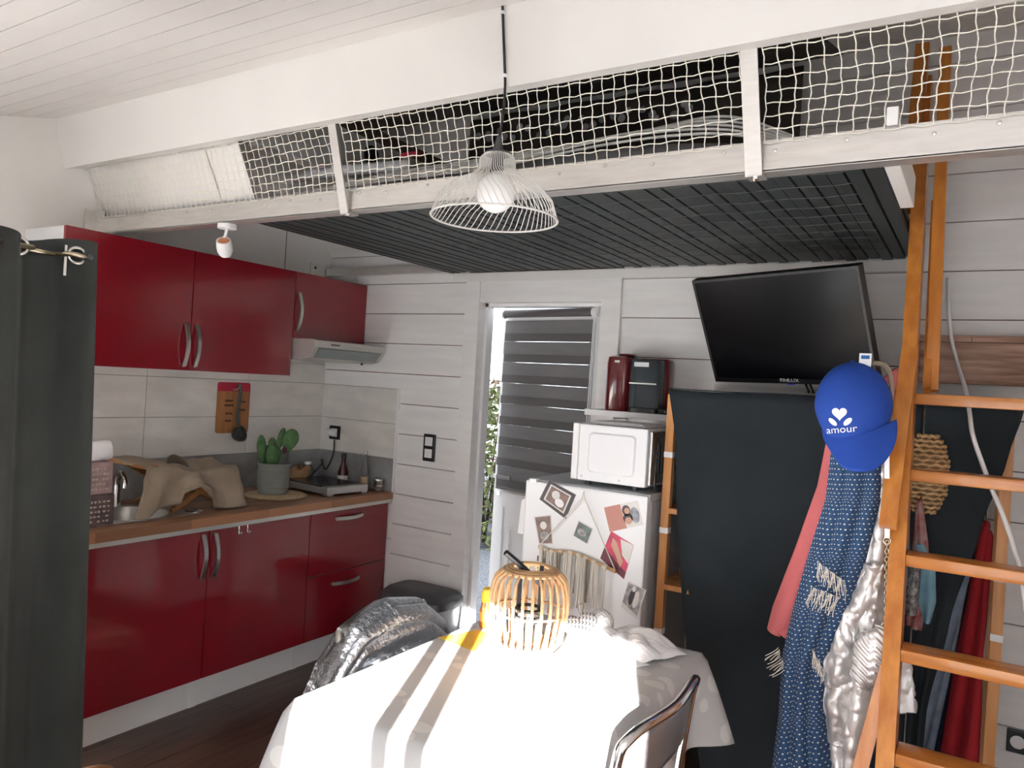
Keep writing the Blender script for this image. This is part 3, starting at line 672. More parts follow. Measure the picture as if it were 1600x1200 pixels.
tag(obj('white_plug', MB().lathe((.145, 3.3855, 1.184), [(.022, 0), (.022, .02), (.014, .045), (.008, .05)], 16, ax=(-.5, -1, .1)), 'white_plastic', None, 'auto'), 'white plug pushed into the kitchen tile socket', 'plug')
sw = thing('light_switch', 'black double light switch on the white plank wall', 'switch', (.875, 3.40, 1.085))
obj('frame', MB().box(.835, .917, 3.400, 3.4115, 1.083, 1.237, .004), 'black_plastic', sw)
for z in (1.103, 1.171): obj('rocker', MB().box(.850, .902, 3.396, 3.4005, z, z+.05, .002), 'white_plastic', sw)
# bin
bn = thing('waste_bin', 'grey pedal bin with a dark lid by the back wall', 'bin', (1.0, 3.22, 0))
def roundbox(x0, x1, y0, y1, z0, z1, bev): return MB().box(x0, x1, y0, y1, z0, z1, bev)
bx0, bx1, by0, by1 = .79, 1.225, 3.10, 3.38
mb = MB(); nseg = 40; vs = []
def se(a, rx, ry, e=.45):
    c, s_ = math.cos(a), math.sin(a); return (math.copysign(abs(c)**e, c)*rx, math.copysign(abs(s_)**e, s_)*ry)
def superbox(cx, cy, levels, n=40, e=.45):
    mb = MB(); vs = []; fs = []
    for (rx, ry, z) in levels:
        for k in range(n): q = se(2*PI*k/n, rx, ry, e); vs.append((cx+q[0], cy+q[1], z))
    for i in range(len(levels)-1):
        for k in range(n): fs.append((i*n+k, i*n+(k+1) % n, (i+1)*n+(k+1) % n, (i+1)*n+k))
    fs.append(tuple(range(n))[::-1]); fs.append(tuple((len(levels)-1)*n+k for k in range(n))); return mb.add(vs, fs)
obj('body', superbox(1.02, 3.235, [(.165, .105, 0), (.17, .11, .01), (.20, .135, .355)]), 'side_grey', bn, 'auto')
obj('lid', superbox(1.02, 3.235, [(.208, .142, .356), (.212, .146, .362), (.21, .144, .395), (.185, .12, .418), (.06, .04, .426)]), 'dark_grey_plastic', bn, 'auto')
obj('pedal', MB().box(.97, 1.07, 3.08, 3.14, .02, .035, .003), 'dark_grey_plastic', bn)

# ================================================================== LOFT EDGE
ch = thing('loft_edge_beam', 'long brushed aluminium channel along the loft edge', 'beam', (2, 1.95, 2.128))
obj('channel', MB().box(.001, XR-.001, 1.94, 1.946, 2.130, 2.208).box(.001, XR-.001, 1.94, 1.992, 2.128, 2.133).box(.001, XR-.001, 1.946, 1.992, 2.203, 2.208), 'aluminium', ch)
sc = None
for k in range(26):
    x_ = .18+.16*k+.02*math.sin(k*2.3); z_ = 2.188 if k % 2 else 2.18
    if sc is None: sc = obj('screw', MB().lathe((x_, 1.94, z_), [(.006, 0), (.005, .003), (.001, .004)], 10, ax=(0, -1, 0)), 'chrome', ch); sx0, sz0 = x_, z_
    else: share(sc, 'screw', (x_-sx0, 0, z_-sz0), ch)
obj('wall_bracket', MB().box(.001, .006, 1.88, 2.0, 2.12, 2.235).box(.001, .055, 1.94, 1.9395, 2.12, 2.235), 'aluminium', ch)
def loft_post(x, label, w=.036):
    t = thing('net_post', label, 'post', (x, 1.93, 2.12), 'aluminium posts of the loft net')
    top = (1.74, 2.47)
    p = [(x, 1.862-.012, 2.43), (x, 1.932, 2.118)]
    obj('flat_bar', MB().obox((x-.006, 1.852, 2.44), (x+.006, 1.934, 2.118), w, .006, (0, 1, 0)), 'aluminium', t)
    obj('foot_plate', MB().box(x-w/2+.006, x+w/2+.006, 1.93, 1.985, 2.119, 2.125), 'aluminium', t)
    obj('bolt', MB().lathe((x+.006, 1.95, 2.119), [(.009, 0), (.008, .006), (.003, .010)], 12, ax=(0, 0, -1)), 'chrome', t)
loft_post(1.575, 'narrow aluminium post left of the pendant lamp'); loft_post(2.995, 'narrow bright aluminium post left of the ladder top', .042)
# knotted nets between the beam, the posts and the channel
def net(x0, x1, label, seed):
    mb = MB(); nx = max(2, int((x1-x0)/.0335)); rows = 8
    def P(i, j):
        u = i/nx; v = j/rows; x = lerp(x0, x1, u); y = lerp(1.848, 1.936, v); z = lerp(2.435, 2.200, v)
        ed = math.sin(PI*min(1, max(0, v)))
        x += .006*N3(x*2.2, v*1.4, seed)+.007*math.sin(x*3+v*3+seed)*ed; z += (.010*N3(x*1.7, v*2, seed+9)+.006*math.sin(x*4.1+seed))*ed; y += .015*ed*(.5+.6*N3(x*1.5, v, seed+3))
        return Vector((x, y, z))
    r_ = .0017
    for i in range(nx+1):
        pts = []
        for j in range(rows):
            a, b_ = P(i, j), P(i, j+1); pts += [a, (a+b_)/2+Vector((.0022*(1 if (i+j) % 2 else -1), .001, 0))]
        mb.tube(pts+[P(i, rows)], r_, 4, cap=False)
    for j in range(rows+1):
        pts = []
        for i in range(nx):
            a, b_ = P(i, j), P(i+1, j); pts += [a, (a+b_)/2+Vector((0, .001, .0022*(1 if (i+j) % 2 else -1)))]
        mb.tube(pts+[P(nx, j)], r_, 4, cap=False)
    return tag(obj('safety_net', mb, 'net_white', None, True, recalc=False), label, 'net', 'safety nets along the loft edge')
net(.02, 1.552, 'cream knotted safety net between the left wall and the first post', 1)
net(1.60, 2.970, 'cream knotted safety net between the two aluminium posts', 2)
net(3.022, 4.25, 'cream knotted safety net to the right of the bright post, before the ladder top', 3)
tag(obj('net_clip', MB().box(3.30, 3.325, 1.915, 1.93, 2.205, 2.245, .003), 'white_plastic'), 'small white clip on the net near the ladder top', 'clip')
wp1 = at(388, 260, Y=1.93).x; wps = at(336, 265, Y=1.93).x
wpn = thing('white_sheet_panel', 'white cloth panel stretched behind the net at the left wall', 'panel', (wp1/2, 1.93, 2.2))
def wpf(x0, x1): return MB().grid(lambda u, v: (lerp(x0, x1, u)+.012*v*(u > .5), lerp(1.872, 1.972, v)+.004*math.sin(u*9+v*2), lerp(2.425, 2.205, v)), 20, 8)
obj('cloth', wpf(.004, wps-.001), 'white_plaster', wpn, True, .003); obj('cloth', wpf(wps+.001, wp1), 'white_plaster', wpn, True, .003)
obj('seam', MB().tube([(wps, 1.868, 2.425), (wps+.012, 1.966, 2.205)], .0025, 6), 'net_white', wpn)
# loft floor: dark slats running front to back
lf = thing('loft_floor', 'dark slatted loft floor seen from below', 'loft floor', (2.1, 2.7, 2.14))
LX0, LX1 = .985, 3.283; s0 = None; n = 51; pw = (LX1-LX0)/n
for k in range(n):
    dz = .0025*((k*7) % 3)
    if s0 is None:
        s0 = obj('slat', MB().box(LX0, LX0+pw-.006, 2.0, 3.395, 2.148, 2.166), 'slat_black', lf); 
    else: share(s0, 'slat', (k*pw, 0, dz), lf)
obj('deck', MB().box(LX0, LX1, 2.0, 3.395, 2.176, 2.19), 'slat_dark', lf)
obj('edge_strip', MB().box(LX0-.012, LX0, 1.995, 3.4, 2.146, 2.19), 'slat_dark', lf)
mb = MB()
for j in range(10):
    y_ = 2.06+.12*j; mb.tube([(LX0+.5+k*.045+0*j, y_+.006*N3(k*.4, j, 0), 2.1455+.0015*math.sin(k*1.3+j)) for k in range(int((LX1-LX0-.55)/.045)+1)], .0011, 4)
g = obj('net_strand', mb, mat('strand_grey', (.10, .105, .10), .8), lf, recalc=False); g['kind'] = 'stuff'
tag(obj('hatch_trimmer', MB().box(3.286, 3.322, 1.994, 2.50, 2.145, 2.235, .002), 'white_beam'), 'white board edging the ladder hatch beside the dark loft floor', 'board')
tag(obj('wall_ledger', MB().box(.98, 3.29, 3.397, 3.411, 2.10, 2.147, .002), 'white_beam'), 'white ledger strip on the back wall under the loft floor', 'ledger')
lr = thing('ledger_rail', 'aluminium rail along the back wall above the small red cabinet', 'rail', (.5, 3.39, 2.15))
obj('bar', MB().box(.012, .98, 3.372, 3.411, 2.150, 2.198), 'aluminium', lr)
obj('bracket', MB().box(.001, .006, 3.25, 3.40, 2.13, 2.215), 'aluminium', lr)
obj('bolt', MB().lathe((.006, 3.285, 2.19), [(.009, 0), (.007, .006)], 10, ax=(1, 0, 0)), 'dark_grey_plastic', lr)
# loft contents behind the net
for i, (x_, lab) in enumerate(((.46, 'white loft joist nearest the left wall, seen through the net'), (.98, 'white loft joist with round holes, seen through the net left of the lamp'))):
    tag(obj('loft_joist', MB().box(x_, x_+.075, 1.98, 3.40, 2.44, 2.645, .002), 'white_beam'), lab, 'joist', 'white joists over the loft')
for k, (y_, z_) in enumerate(((2.60, 2.57), (2.78, 2.575))):
    tag(obj('black_disc', MB().lathe((1.056, y_, z_), [(.045, 0), (.045, .012), (.03, .014)], 20, ax=(1, 0, 0)), 'black_plastic'), ('black round disc on the loft joist, left one', 'black round disc on the loft joist, right one')[k], 'disc', 'black discs on the loft joist')
tag(obj('plywood_sheet', MB().box(1.0, 1.03, 2.3, 3.3, 2.646, 2.715), 'photo_brown'), 'dull brown plywood sheet standing on the loft joist with the discs', 'sheet')
ba = thing('dotted_blanket', 'dark blanket with white dots hung on the loft back wall', 'blanket', (1.7, 3.38, 2.62))
obj('cloth', MB().grid(lambda u, v: (1.05+1.75*u, 3.380+.012*math.sin(u*30), 2.66+.33*v), 60, 6), 'roof_dark', ba, True, .004)
rnd = random.Random(5)
for k in range(26):
    x_ = 1.1+1.25*(k/26)+rnd.uniform(-.02, .02); z_ = 2.88+.03*rnd.uniform(-1, 1)
    obj('dot', MB().lathe((x_, 3.372+.012*math.sin((x_-1.05)/1.75*30), z_), [(.017+.006*rnd.random(), 0), (.015, .002)], 12, ax=(0, -1, 0)), 'paper_white', ba)
def cush(cx, cy, rx, ry, z, rz, label, mt):
    def fn(u, v):
        a = 2*PI*u; p = -PI/2+PI*v; q = se(a, 1, 1, .6); k = math.cos(p)**.6
        return (cx+rx*q[0]*k+.008*N3(u*8, v*4, cx), cy+ry*q[1]*k, z+rz*math.sin(p)+.010*N3(u*7, v*5, cy))
    return tag(obj('rolled_bedding', MB().grid(fn, 40, 14), mt, None, True), label, 'bedding', 'bedding on the loft')
cush(2.22, 2.35, .78, .18, 2.27, .075, 'long grey roll of bedding on the loft behind the pendant lamp', mat('bed_grey', (.30, .30, .31), .9, var=.15))
cush(2.35, 2.83, .55, .25, 2.33, .13, 'pale grey bedding roll on the loft left of the bright post', mat('bed_pale', (.42, .41, .40), .9, var=.15))
cush(1.22, 2.32, .20, .14, 2.24, .05, 'small grey bedding roll at the open end of the loft', mat('bed_blue', (.24, .25, .28), .9, var=.15))
tag(obj('rolled_sheet', MB().tube([(.98, 2.18, 2.36), (1.3, 2.2, 2.37), (1.62, 2.22, 2.365)], .022, 12), 'paper_white', None, True), 'white rolled sheet lying on the loft bedding left of the first post', 'sheet')
tag(obj('red_tag', MB().box(1.60, 1.68, 2.19, 2.21, 2.39, 2.405, .002), 'red_label'), 'small red tag on the rolled sheet behind the first post', 'tag')
for k in range(5):
    yb = 2.03+.025*k
    tag(obj('white_cable', MB().tube(smoothpath([(1.05+.06*k, yb, 2.235+.012*k), (1.6, yb+.02, 2.255+.016*k), (2.1, yb+.02, 2.26+.017*k), (2.55, yb+.01, 2.285+.016*k+.01*math.sin(k)), (2.85, yb, 2.275+.02*k), (3.05, yb, 2.225+.012*k)], 8), .0045, 6), 'wire_white', None, True),
        ('lowest white cable of the bundle on the loft edge', 'second lowest white cable of the bundle on the loft edge', 'middle white cable of the bundle on the loft edge', 'second highest white cable of the bundle on the loft edge', 'highest white cable of the bundle on the loft edge')[k], 'cable', 'white cable bundle on the loft')
# spot light under the channel
sp_ = thing('spot_light', 'small white adjustable spot lamp under the loft edge', 'spot lamp', (.90, 1.955, 2.03))
obj('base', MB().lathe((.905, 1.962, 2.108), [(.036, 0), (.037, .003), (.037, .018), (.034, .0195)], 24), 'white_plastic', sp_, 'auto')
obj('stem', MB().tube([(.905, 1.962, 2.108), (.908, 1.955, 2.078), (.900, 1.948, 2.062)], .006, 8), 'white_plastic', sp_)
hax = Vector((.55, -.75, .28)).normalized(); hc0 = Vector((.905, 1.955, 2.036))
hs = obj('head', MB().lathe(hc0, [(.008, -.045), (.022, -.040), (.030, -.022), (.031, 0), (.028, .028), (.024, .030), (.022, .024)], 22, ax=(.45, -.55, .75), cap=True), 'white_plastic', sp_, 'auto')
obj('copper_lens', MB().lathe(hc0, [(.0225, .0255), (.018, .029), (.002, .030)], 20, ax=(.45, -.55, .75)), mat('copper', (.55, .22, .10), .4, metal=.5), sp_)
# pendant lamp
px_, py_ = 2.378, 1.695
pl = thing('pendant_lamp', 'white wire pendant lamp shade with a large globe bulb', 'lamp', (px_, py_, 1.975))
def lampR(t):                                       # t 0 top .. 1 rim
    return prof([(0, .034, 2.172), (.14, .047, 2.160), (.30, .051, 2.128), (.45, .074, 2.108), (.62, .120, 2.086), (.80, .155, 2.050), (1, .172, 1.998)], t)
sh = obj('shade_rim', MB().tube([(px_+.172*math.cos(a), py_+.172*math.sin(a), 1.998) for a in [2*PI*k/48 for k in range(48)]], .0028, 6, True), 'wire_white', pl, True)
w0 = MB(); NW = 58
w0.tube([(px_+lampR(i/26)[0]*math.cos(.9*max(0, i/26-.3)), py_+lampR(i/26)[0]*math.sin(.9*max(0, i/26-.3)), lampR(i/26)[1]) for i in range(27)], .0013, 5)
ww = obj('shade_wire', w0, 'wire_white', pl, True)
for k in range(1, NW):
    o = share(ww, 'shade_wire', (0, 0, 0), pl); o.rotation_euler = (0, 0, 2*PI*k/NW)
obj('cap', MB().lathe((px_, py_, 2.170), [(.037, 0), (.036, .006), (.016, .012), (.011, .03), (.006, .05)], 20), 'dark_grey_plastic', pl, 'auto')
obj('socket', MB().lathe((px_, py_, 2.115), [(.018, 0), (.018, .055)], 16), 'dark_grey_plastic', pl)
obj('bulb', MB().ball((px_, py_, 2.068), .054, .054, .054, 24, 16).lathe((px_, py_, 2.10), [(.035, 0), (.018, .022)], 20), 'bulb_white', pl, True)
def onbeam(a, b_, s_): return at(a, b_, Y=bp(s_, -.006)[0]).x
cx0, cx1 = onbeam(789, 122, .19), onbeam(785, 6, .0)
cbl = [(px_, py_, 2.205), (lerp(px_, cx0, .4), lerp(py_, bp(.21, -.008)[0], .5), 2.30), (cx0, bp(.21, -.008)[0], bp(.21, -.008)[1])]
for s_ in (.15, .1, .05, .0): cbl.append((lerp(cx1, cx0, s_/.2), bp(s_, -.006)[0], bp(s_, -.006)[1]))
obj('cable', MB().tube(smoothpath(cbl, 5), .0038, 7), 'black_plastic', pl, True)
for s_ in (.185, .022):
    q = bp(s_, -.006); xx = lerp(cx1, cx0, s_/.2); obj('cable_clip', MB().box(xx-.005, xx+.005, q[0]-.006, q[0]+.007, q[1]-.004, q[1]+.004, .001), 'white_plastic', pl)

# ================================================================== CURTAIN at the left
XC = 1.27
cu = thing('grey_curtain', 'dark grey curtain with metal eyelets hung on a thin rod', 'curtain', (XC, .95, 0))
yc1 = at(126, 500, X=XC).y
def curt(u, v):
    y = lerp(.45, yc1+.005, u); s_ = (u*3.1) % 1
    pl_ = .045*math.sin(2*PI*(u*3.1+.02*v)+.6)+.016*math.sin(2*PI*u*7.3+2*v)
    topz = 1.885+.012*math.cos(2*PI*(u*3.1)+.4)
    return (XC+pl_*(1-.25*v)+.02*v, y+.010*v*math.sin(u*20)+.05*v*u, lerp(topz, .012, v))
obj('cloth', MB().grid(curt, 96, 30), 'curtain_grey', cu, True, .004)
e1 = at(147, 392, X=XC)
obj('lining', MB().grid(lambda u, v: (XC-.012, lerp(yc1-.05, yc1+.020-.016*v, u), lerp(1.878, 1.79, v)), 3, 5), 'lining_white', cu, False, .002)
for yk in (yc1-.19, yc1-.035):
    obj('eyelet', MB().tube([(XC+.028+.004*math.cos(a), yk+.022*math.cos(a), 1.848+.022*math.sin(a)) for a in [2*PI*k/24 for k in range(24)]], .005, 8, True), 'steel', cu, True)
rdn = thing('curtain_rod', 'thin brass coloured curtain rod', 'rod', (XC, .5, 1.848))
obj('rod', MB().tube([(XC+.04, YF, 1.848), (XC+.04, yc1-.16, 1.848)], .007, 10).tube([(XC-.02, yc1-.16, 1.848), (XC-.02, yc1-.07, 1.848)], .007, 10).tube([(XC+.04, yc1-.16, 1.848), (XC-.02, yc1-.16, 1.848)], .007, 8).tube([(XC-.02, yc1-.07, 1.848), (XC+.042, yc1-.055, 1.848), (XC+.046, yc1-.012, 1.846)], .007, 10), 'brass', rdn, True)
obj('finial', MB().ball((XC+.046, yc1-.008, 1.846), .011, .011, .011, 12, 8), 'dark_grey_plastic', rdn, True)
obj('wall_mount', MB().lathe((XC+.04, YF, 1.848), [(.02, 0), (.02, .008), (.01, .012)], 16, ax=(0, 1, 0)), 'steel', rdn)
# slipper on the floor by the curtain
def slip(u, v):
    a = 2*PI*u; k = math.sin(PI*v)**.6; p = at(128, 1235, Z=0)
    return (p.x+.05*k*math.cos(a)+0, p.y+.12*(v-.5)*2+0, max(.0, .03+.045*k*math.sin(a)))
tag(obj('slipper', MB().grid(slip, 20, 14), 'shoe_tan', None, True), 'tan slipper on the floor beside the curtain hem', 'slipper')

# ================================================================== FRIDGE AND AROUND
FRX0, FRX1, FRY0, FRY1, FRZ = 1.905, 2.452, 2.755, 3.31, 1.157
fr = thing('fridge', 'white fridge with a grey side, its door covered in photos', 'fridge', ((FRX0+FRX1)/2, 3.03, 0))
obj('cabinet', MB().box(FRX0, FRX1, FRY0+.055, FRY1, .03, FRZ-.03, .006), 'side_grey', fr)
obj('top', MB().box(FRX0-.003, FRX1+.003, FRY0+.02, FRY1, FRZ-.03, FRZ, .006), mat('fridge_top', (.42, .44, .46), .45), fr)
obj('door', MB().box(FRX0, FRX1, FRY0, FRY0+.05, .10, FRZ-.006, .008), 'fridge_white', fr)
obj('hinge', MB().box(FRX0+.02, FRX0+.05, FRY0-.002, FRY0+.03, FRZ-.016, FRZ+.004, .002), 'white_plastic', fr)
obj('plinth', MB().box(FRX0+.01, FRX1-.01, FRY0+.05, FRY0+.08, 0, .10), 'dark_grey_plastic', fr)
def flatpic(name, label, cat, quad, mt, group, y=FRY0-.0005, th=.0012):
    ps = [at(a, b_, Y=y) for a, b_ in quad]
    t = thing(name, label, cat, (sum(p.x for p in ps)/4, y, min(p.z for p in ps)), group)
    bs = obj('print', MB().ngonprism(ps, (0, -th, 0)), mt, t)
    def patch(pn, uv, m2, lift=1):                 # polygon in the unit square of the picture
        pts = [ps[0].lerp(ps[1], u_).lerp(ps[3].lerp(ps[2], u_), v_)+Vector((0, -th-.0002*lift, 0)) for u_, v_ in uv]
        obj(pn, MB().ngonprism(pts, (0, -.0003, 0)), m2, t)
    return t, patch
def ell(cx, cy, rx, ry, n=14): return [(cx+rx*math.cos(2*PI*k/n), cy+ry*math.sin(2*PI*k/n)) for k in range(n)]
G_ = 'photos stuck on the fridge door'
t, p = flatpic('photo', 'black and white wedding photo with a patterned dark border, tilted on the fridge', 'photo', [(858, 750), (900, 773), (884, 811), (843, 780)], 'photo_dark', G_)
p('picture', [(.12, .12), (.88, .12), (.88, .88), (.12, .88)], 'photo_light'); p('inner_shade', [(.17, .17), (.83, .17), (.83, .83), (.17, .83)], 'photo_brown', 2)
p('figure', ell(.42, .42, .14, .18), 'photo_light', 3); p('figure', ell(.62, .62, .16, .16), 'paper_white', 3)
t, p = flatpic('photo', 'old sepia portrait with a white border on the fridge edge', 'photo', [(834, 807), (861, 804), (864, 850), (842, 850)], 'photo_light', G_)
p('picture', [(.07, .04), (.95, .04), (.95, .97), (.07, .97)], 'photo_brown'); p('figure', ell(.5, .35, .2, .14), 'photo_light', 2); p('figure', ell(.5, .72, .3, .16), 'photo_grey', 2)
t, p = flatpic('photo', 'small square grey green snapshot in the middle of the fridge', 'photo', [(904, 813), (927, 826), (918, 851), (895, 837)], 'photo_light', G_)
p('picture', [(.05, .05), (.95, .05), (.95, .95), (.05, .95)], mat('photo_green', (.12, .15, .145), .4, var=.5, vscale=40)); p('figure', ell(.45, .55, .28, .2), 'photo_grey', 2)
t, p = flatpic('photo', 'card with a terracotta half and a couple, top right on the fridge', 'photo', [(944, 793), (996, 782), (1005, 820), (953, 831)], 'photo_light', G_)
p('terracotta_half', [(0, 0), (.48, 0), (.52, 1), (0, 1)], 'photo_pink'); p('hair', ell(.62, .3, .12, .22), 'photo_dark', 1); p('figure', ell(.64, .32, .08, .13), 'photo_skin', 2); p('hair', ell(.62, .62, .14, .2), 'photo_dark', 1); p('figure', ell(.62, .72, .10, .15), 'photo_skin', 2); p('coat', ell(.84, .55, .13, .33), mat('photo_coat', (.28, .29, .33), .4, var=.4, vscale=50), 1)
t, p = flatpic('photo', 'large red and flesh toned photo, tilted at the fridge right side', 'photo', [(955, 830), (990, 852), (975, 905), (938, 872)], 'photo_red', G_)
p('pale_corner', [(.45, .05), (1, .0), (1, .55), (.7, .45)], 'photo_light'); p('hand', [(.15, .15), (.35, .2), (.8, .6), (.75, .8), (.5, .6), (.2, .4)], 'photo_skin', 2); p('dark_corner', [(.0, .6), (.5, .72), (1, .8), (1, 1), (0, 1)], 'photo_wine', 1)
t, p = flatpic('photo', 'black and white photo of two people with a white tab, lower right of the fridge', 'photo', [(982, 908), (1010, 922), (995, 968), (970, 948)], 'photo_light', G_)
p('picture', [(.02, .05), (.92, .02), (.95, .9), (.02, .8)], 'photo_grey'); p('figure', ell(.4, .45, .14, .3), 'photo_dark', 2); p('figure', ell(.65, .45, .14, .3), 'photo_light', 2); p('figure', ell(.4, .16, .09, .1), 'photo_light', 3)
t, p = flatpic('postcard', 'white postcard with a small grid of dark snapshots on the fridge', 'postcard', [(838, 864), (864, 876), (862, 902), (836, 890)], 'paper_white', G_)
for a in range(3):
    for c_ in range(2): p('snapshot', [(.08+.3*a, .1+.4*c_), (.32+.3*a, .1+.4*c_), (.32+.3*a, .42+.4*c_), (.08+.3*a, .42+.4*c_)], 'photo_dark' if (a+c_) % 2 == 0 else 'photo_brown', 1)
t, p = flatpic('paper_note', 'white note sticking out past the left fridge edge', 'note', [(815, 782), (840, 770), (840, 838), (809, 833)], 'paper_white', G_, y=FRY0+.02)
# macrame wall hanging on the fridge door
mc = thing('macrame_hanging', 'driftwood stick with hanging yarn strands on the fridge door', 'wall hanging', (2.2, FRY0-.02, .70))
yq = FRY0-.014
st = [at(842, 853, Y=yq), at(860, 861, Y=yq), at(895, 864, Y=yq), at(925, 876, Y=yq), at(962, 893, Y=yq)]
obj('stick', MB().tube(smoothpath(st, 5), .0075, 8), 'rattan', mc, 'auto')
top = at(912, 772, Y=FRY0-.01)
obj('cord', MB().tube([st[0], top+Vector((-.006, 0, -.02)), top+Vector((0, 0, .012)), top+Vector((.006, 0, -.02)), st[-1]], .0022, 6), 'yarn', mc)
sp5 = smoothpath(st, 10)
for k in range(26):
    q = sp5[3+int(k*.0+k*1.28)]; ln = .19+.06*math.sin(k*1.1)+.03*math.sin(k*2.7)
    zz = [q.z-ln*i/4 for i in range(5)]; dx = .004*math.sin(k*3.1)
    obj('strand', MB().tube([(q.x+dx*math.sin(i), yq-.008, zz[i]) for i in range(5)], .0032+.0012*(k % 3), 5), 'yarn_dark' if k in (3, 4, 9, 10, 15, 20, 21) else 'yarn', mc)
for k in range(9):
    q = sp5[3+k*4]; obj('wrap', MB().tube([(q.x-.008, q.y, q.z), (q.x+.008, q.y, q.z-.004)], .0105, 10), 'yarn', mc)
# microwave on its side view, cord at the back
mw = thing('microwave', 'white microwave oven on top of the fridge, side panel towards the room', 'microwave', (2.26, 2.95, FRZ))
MX0, MX1, MY0, MY1, MZ0, MZ1 = 2.098, 2.425, 2.785, 3.24, 1.178, 1.408
obj('casing', MB().box(MX0+.03, MX1, MY0, MY1, MZ0, MZ1, .006), 'fridge_white', mw)
obj('front_door', MB().box(MX0, MX0+.028, MY0-.001, MY1, MZ0, MZ1+.002, .006), 'white_plastic', mw)
pp = rrect(0, 1, 0, 1, .09, 0)
def side(inset, lift): 
    x0, x1, z0, z1 = MX0+.075+inset, MX1-.045-inset, MZ0+.035+inset, MZ1-.03-inset; r_ = .02-inset*.5; o_ = []
    for cx_, cz_, a0 in ((x1-r_, z0+r_, -PI/2), (x1-r_, z1-r_, 0), (x0+r_, z1-r_, PI/2), (x0+r_, z0+r_, PI)):
        for k in range(6): a = a0+PI/2*k/5; o_.append((cx_+r_*math.cos(a), MY0-lift, cz_+r_*math.sin(a)))
    return o_
a, c_ = side(0, .0), side(.007, .006); nn_ = len(a)
obj('embossed_panel', MB().add(a+c_, [(i, (i+1) % nn_, nn_+(i+1) % nn_, nn_+i) for i in range(nn_)]+[tuple(range(nn_, 2*nn_))]), 'fridge_white', mw)
obj('back_plate', MB().box(MX1, MX1+.012, MY0+.02, MY1-.02, MZ0+.01, MZ1-.01, .003), 'steel', mw)
for k in range(7): obj('vent_slot', MB().box(MX1+.012, MX1+.0135, MY0+.10+.04*k, MY0+.125+.04*k, MZ0+.05, MZ0+.17), 'dark_grey_plastic', mw)
for x_ in (MX0+.06, MX1-.06):
    for y_ in (MY0+.05, MY1-.05): obj('foot', MB().lathe((x_, y_, FRZ+.0005), [(.013, 0), (.013, .022)], 12), 'dark_grey_plastic', mw)
for x_ in (MX0+.05, MX1-.11): obj('screw', MB().lathe((x_, MY0, MZ0+.016), [(.005, 0), (.004, .002)], 10, ax=(0, -1, 0)), 'steel', mw)
obj('cord', MB().tube(smoothpath([(MX1+.012, 2.85, 1.375), (MX1+.032, 2.82, 1.37), (MX1+.034, 2.80, 1.28), (MX1+.034, 2.80, 1.19), (MX1+.03, 2.83, 1.165), (MX1+.025, 2.9, 1.162)]), .0045, 7), 'black_plastic', mw, True)
for k in range(3):
    tag(obj('paper_sheet', MB().box(2.14+.012*k, 2.40-.01*k, 2.84, 3.05, MZ1+.0025+.004*k, MZ1+.0055+.004*k), 'paper_white'), ('white magazine at the bottom of the pile on the microwave', 'white paper in the middle of the pile on the microwave', 'white sheet topmost of the pile on the microwave')[k], 'paper', 'papers on the microwave')
# wall shelf with coffee machine
shf = thing('wall_shelf', 'white shelf board above the microwave beside the door', 'shelf', (2.16, 3.31, 1.425))
obj('board', MB().box(1.94, 2.48, 3.20, 3.410, 1.428, 1.456, .002), 'white_plastic', shf)
for x_ in (2.05, 2.4): obj('bracket', MB().box(x_, x_+.02, 3.24, 3.410, 1.415, 1.428).box(x_, x_+.02, 3.395, 3.410, 1.33, 1.428), 'white_plastic', shf)
cf = thing('coffee_machine', 'dark red capsule coffee machine with a clear water tank', 'coffee machine', (2.15, 3.30, 1.456))
obj('body', superbox(2.085, 3.30, [(.058, .085, 1.4565), (.062, .09, 1.465), (.062, .09, 1.68), (.058, .085, 1.706), (.03, .05, 1.716)], 36, .5), 'burgundy', cf, 'auto')
obj('handle_cap', superbox(2.10, 3.30, [(.035, .05, 1.715), (.033, .048, 1.722), (.02, .03, 1.726)], 28, .6), 'burgundy', cf, 'auto')
obj('back_panel', superbox(2.225, 3.345, [(.075, .045, 1.4565), (.078, .048, 1.465), (.078, .048, 1.695), (.07, .042, 1.706)], 36, .4), 'burgundy', cf, 'auto')
tk = obj('water_tank', superbox(2.22, 3.26, [(.068, .05, 1.475), (.072, .055, 1.48), (.072, .055, 1.69), (.066, .05, 1.698)], 36, .4), 'tank_glass', cf, 'auto')
obj('tank_label', MB().box(2.175, 2.245, 3.203, 3.2045, 1.665, 1.685), 'paper_white', tk)
obj('tank_base', superbox(2.22, 3.26, [(.074, .058, 1.4565), (.074, .058, 1.476)], 32, .4), 'black_plastic', cf, 'auto')
obj('water_band', MB().box(2.155, 2.285, 3.2025, 3.2045, 1.586, 1.592), 'steel', tk)
obj('side_lamp', MB().box(2.075, 2.10, 3.209, 3.212, 1.70-.02, 1.69), 'chrome', cf)
bxx = thing('media_box', 'flat black media box with small silver buttons on the shelf', 'box', (2.37, 3.28, 1.456))
obj('case', MB().box(2.295, 2.455, 3.215, 3.345, 1.4565, 1.480, .003), 'black_plastic', bxx)
for k in range(3): obj('button', MB().lathe((2.33+.022*k, 3.215, 1.468), [(.004, 0), (.003, .003)], 10, ax=(0, -1, 0)), 'steel', bxx)
tag(obj('box_cable', MB().tube(smoothpath([(2.44, 3.34, 1.475), (2.47, 3.35, 1.50), (2.50, 3.37, 1.52), (2.56, 3.39, 1.54)]), .0035, 6), 'black_plastic', None, True), 'black cable leading off the media box', 'cable')

